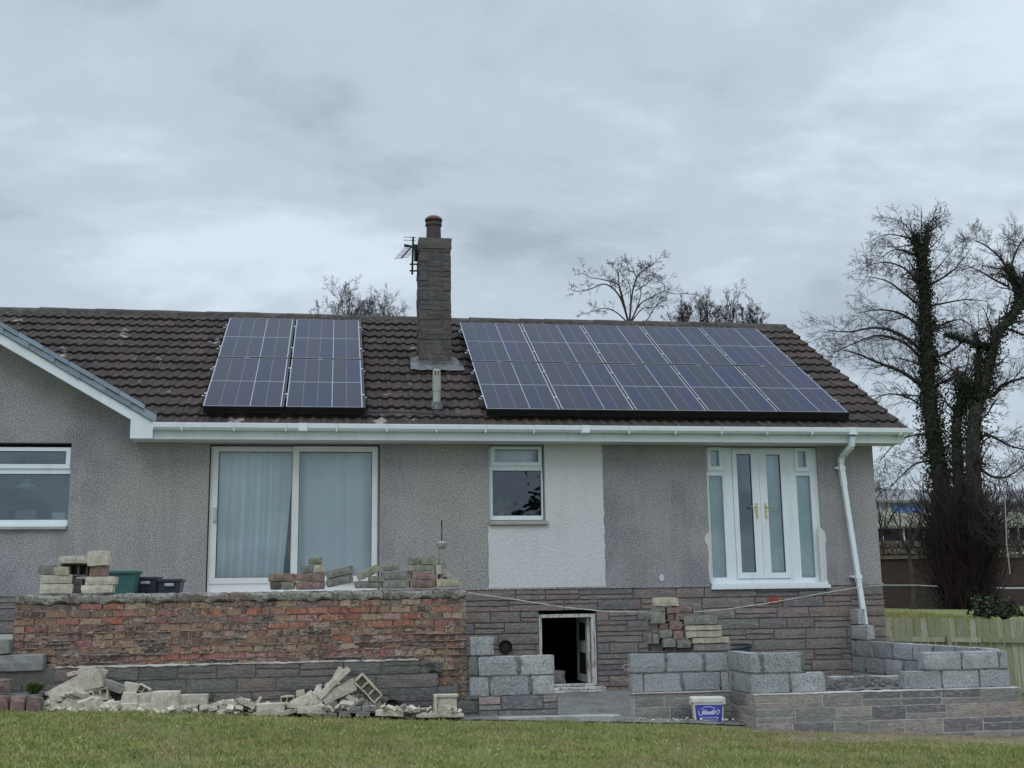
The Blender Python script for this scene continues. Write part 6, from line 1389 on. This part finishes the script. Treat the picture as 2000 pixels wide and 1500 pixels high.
# timber palisade with posts in front of a dark shed
sh = empty('dark_shed', (at(1780,1050,52).x, 52, 0), 'long dark shed with a mossy low roof and pale posts behind the rubble wall', 'shed')
m = MB(); rectbox(m, 1690, 1030, 2200, 1085, 52, 3); m.build('wall', MT['dark_gap'], sh)
m = MB(); a, b = at(1690,1029,52), at(2200,1029,52); c_, d_ = at(1690,1002,55), at(2200,1002,55); m.poly([(a.x,51.7,a.z),(b.x,51.7,a.z),(b.x,55,c_.z),(a.x,55,c_.z)]); m.poly([(a.x,51.7,a.z-.1),(a.x,51.7,a.z),(b.x,51.7,a.z),(b.x,51.7,a.z-.1)]); m.poly([(a.x,55,c_.z),(b.x,55,c_.z),(b.x,57,a.z),(a.x,57,a.z)]); m.build('roof', MT['moss_roof'], sh)
for x in (1724, 1766, 1806, 1970, 1990):
    m = MB(); rectbox(m, x-1.2, 1030, x+1.2, 1058, 51.8, .1); m.build('post', MT['pale_wall'], sh)
nb = empty('long_workshop', (at(1960,1000,60).x, 60, 0), 'long grey-roofed workshop with white wall and teal band behind the trees at the right', 'building')
m = MB(); rectbox(m, 1925, 975, 2300, 1003, 60, 6); m.build('wall', MT['pale_wall'], nb)
m = MB(); rectbox(m, 1900, 1003, 2300, 1030, 59.9, 6); m.build('lower_band', MT['teal'], nb)
m = MB(); a, b, c_, d_ = at(1918,984,59.5), at(2300,955,59.5), at(2300,930,64), at(1918,962,64); m.poly([a,b,c_,d_]); m.poly([a,a-Vector((0,0,.15)),b-Vector((0,0,.15)),b]); m.poly([d_, c_, c_+Vector((0,4,-2)), d_+Vector((0,4,-2))]); m.build('roof', MT['grey_roof'], nb)
ns = empty('low_workshop', (at(1780,1000,58).x, 58, 0), 'low white building with dark roof and blue sheeting between house corner and trees', 'building')
m = MB(); rectbox(m, 1690, 976, 1915, 1012, 58, 6); m.build('wall', MT['pale_wall'], ns)
m = MB(); a, b, c_, d_ = at(1690,977,57.6), at(1918,977,57.6), at(1918,960,61), at(1690,953,61); m.poly([a,b,c_,d_]); m.poly([a,a-Vector((0,0,.12)),b-Vector((0,0,.12)),b]); m.poly([d_, c_, c_+Vector((0,4,-2)), d_+Vector((0,4,-2))]); m.build('roof', MT['grey_roof'], ns)
for (x0_, x1_) in ((1746,1802), (1892,1930)):
    m = MB(); rectbox(m, x0_, 986, x1_, 1001, 57.9, .1); m.build('blue_sheeting', MT['blue'], ns)
gh = empty('greenhouse_frame', (at(1985,1120,28.5).x, 42, 0), 'pale greenhouse window frames behind the fence at the far right', 'greenhouse')
m = MB(); zt_, zb_ = at(1985,1110,28.5).z, at(1985,1127,28.5).z
a, b = at(1966,1118,28.5).x, at(2060,1118,28.5).x; n = 6
m.holed(a, b, zb_, zt_, [(a+(b-a)*i/n+.02, a+(b-a)*(i+1)/n-.02, zb_+.03, zt_-.03) for i in range(n)], 42, 42.1); m.build('frame', MT['pale_wall'], gh)
m = MB(); m.box(a, b, 42.1, 43, zb_-.6, zb_); m.box(a, b, 42.5, 42.6, zb_, zt_); m.build('dark_inside', MT['dark_gap'], gh)
m = MB(); m.tube([at(1940,1148,41), at(1975,1149,41), at(2050,1148,41)], .03, 6); m.tube([at(1964,1084,41), at(1978,1080,41), at(2040,1083,41)], .04, 6); tag(m.build('fence_wire_rail', MT['pale_wall']), 'thin pale rails crossing in front of the boundary wall at the far right', 'rail')
m = MB(); m.tube([at(1973,1122,31), at(1966,1060,31), at(1963,975,31)], .014, 6); tag(m.build('pale_pole', MT['concrete']), 'thin pale leaning pole at the far right behind the fence', 'pole')
# unseen evergreen added behind the viewer to darken the bathroom pane's reflection
for k, (x, y, rx, hz_, lb) in enumerate(((8,-19,2.6,7,'unseen broad evergreen added behind the viewer to darken the bathroom window reflection'),)):
    leafy('added_evergreen', (x, y, -.4), rx, hz_, 5200, lb, 60+k, MT['shrub'], .34, 'tree')

m = MB(); R = random.Random(15)
for i in range(170):
    x, y = R.uniform(-3.4, 8.0), R.uniform(10.0, 12.3); s_ = R.uniform(.008,.022); m.rbox((s_*1.5, s_, s_*.35), TR(x, y, gz(x, y)+.02, R.uniform(-30,30), R.uniform(-30,30), R.uniform(0,180)), seg=1, amp=.001, ch=.001, seed=i, nmax=1)
tag(m.build('leaf_litter', RUB['cream']), 'scattered tiny pale leaves and stone crumbs lying on the lawn', 'litter', kind='stuff')
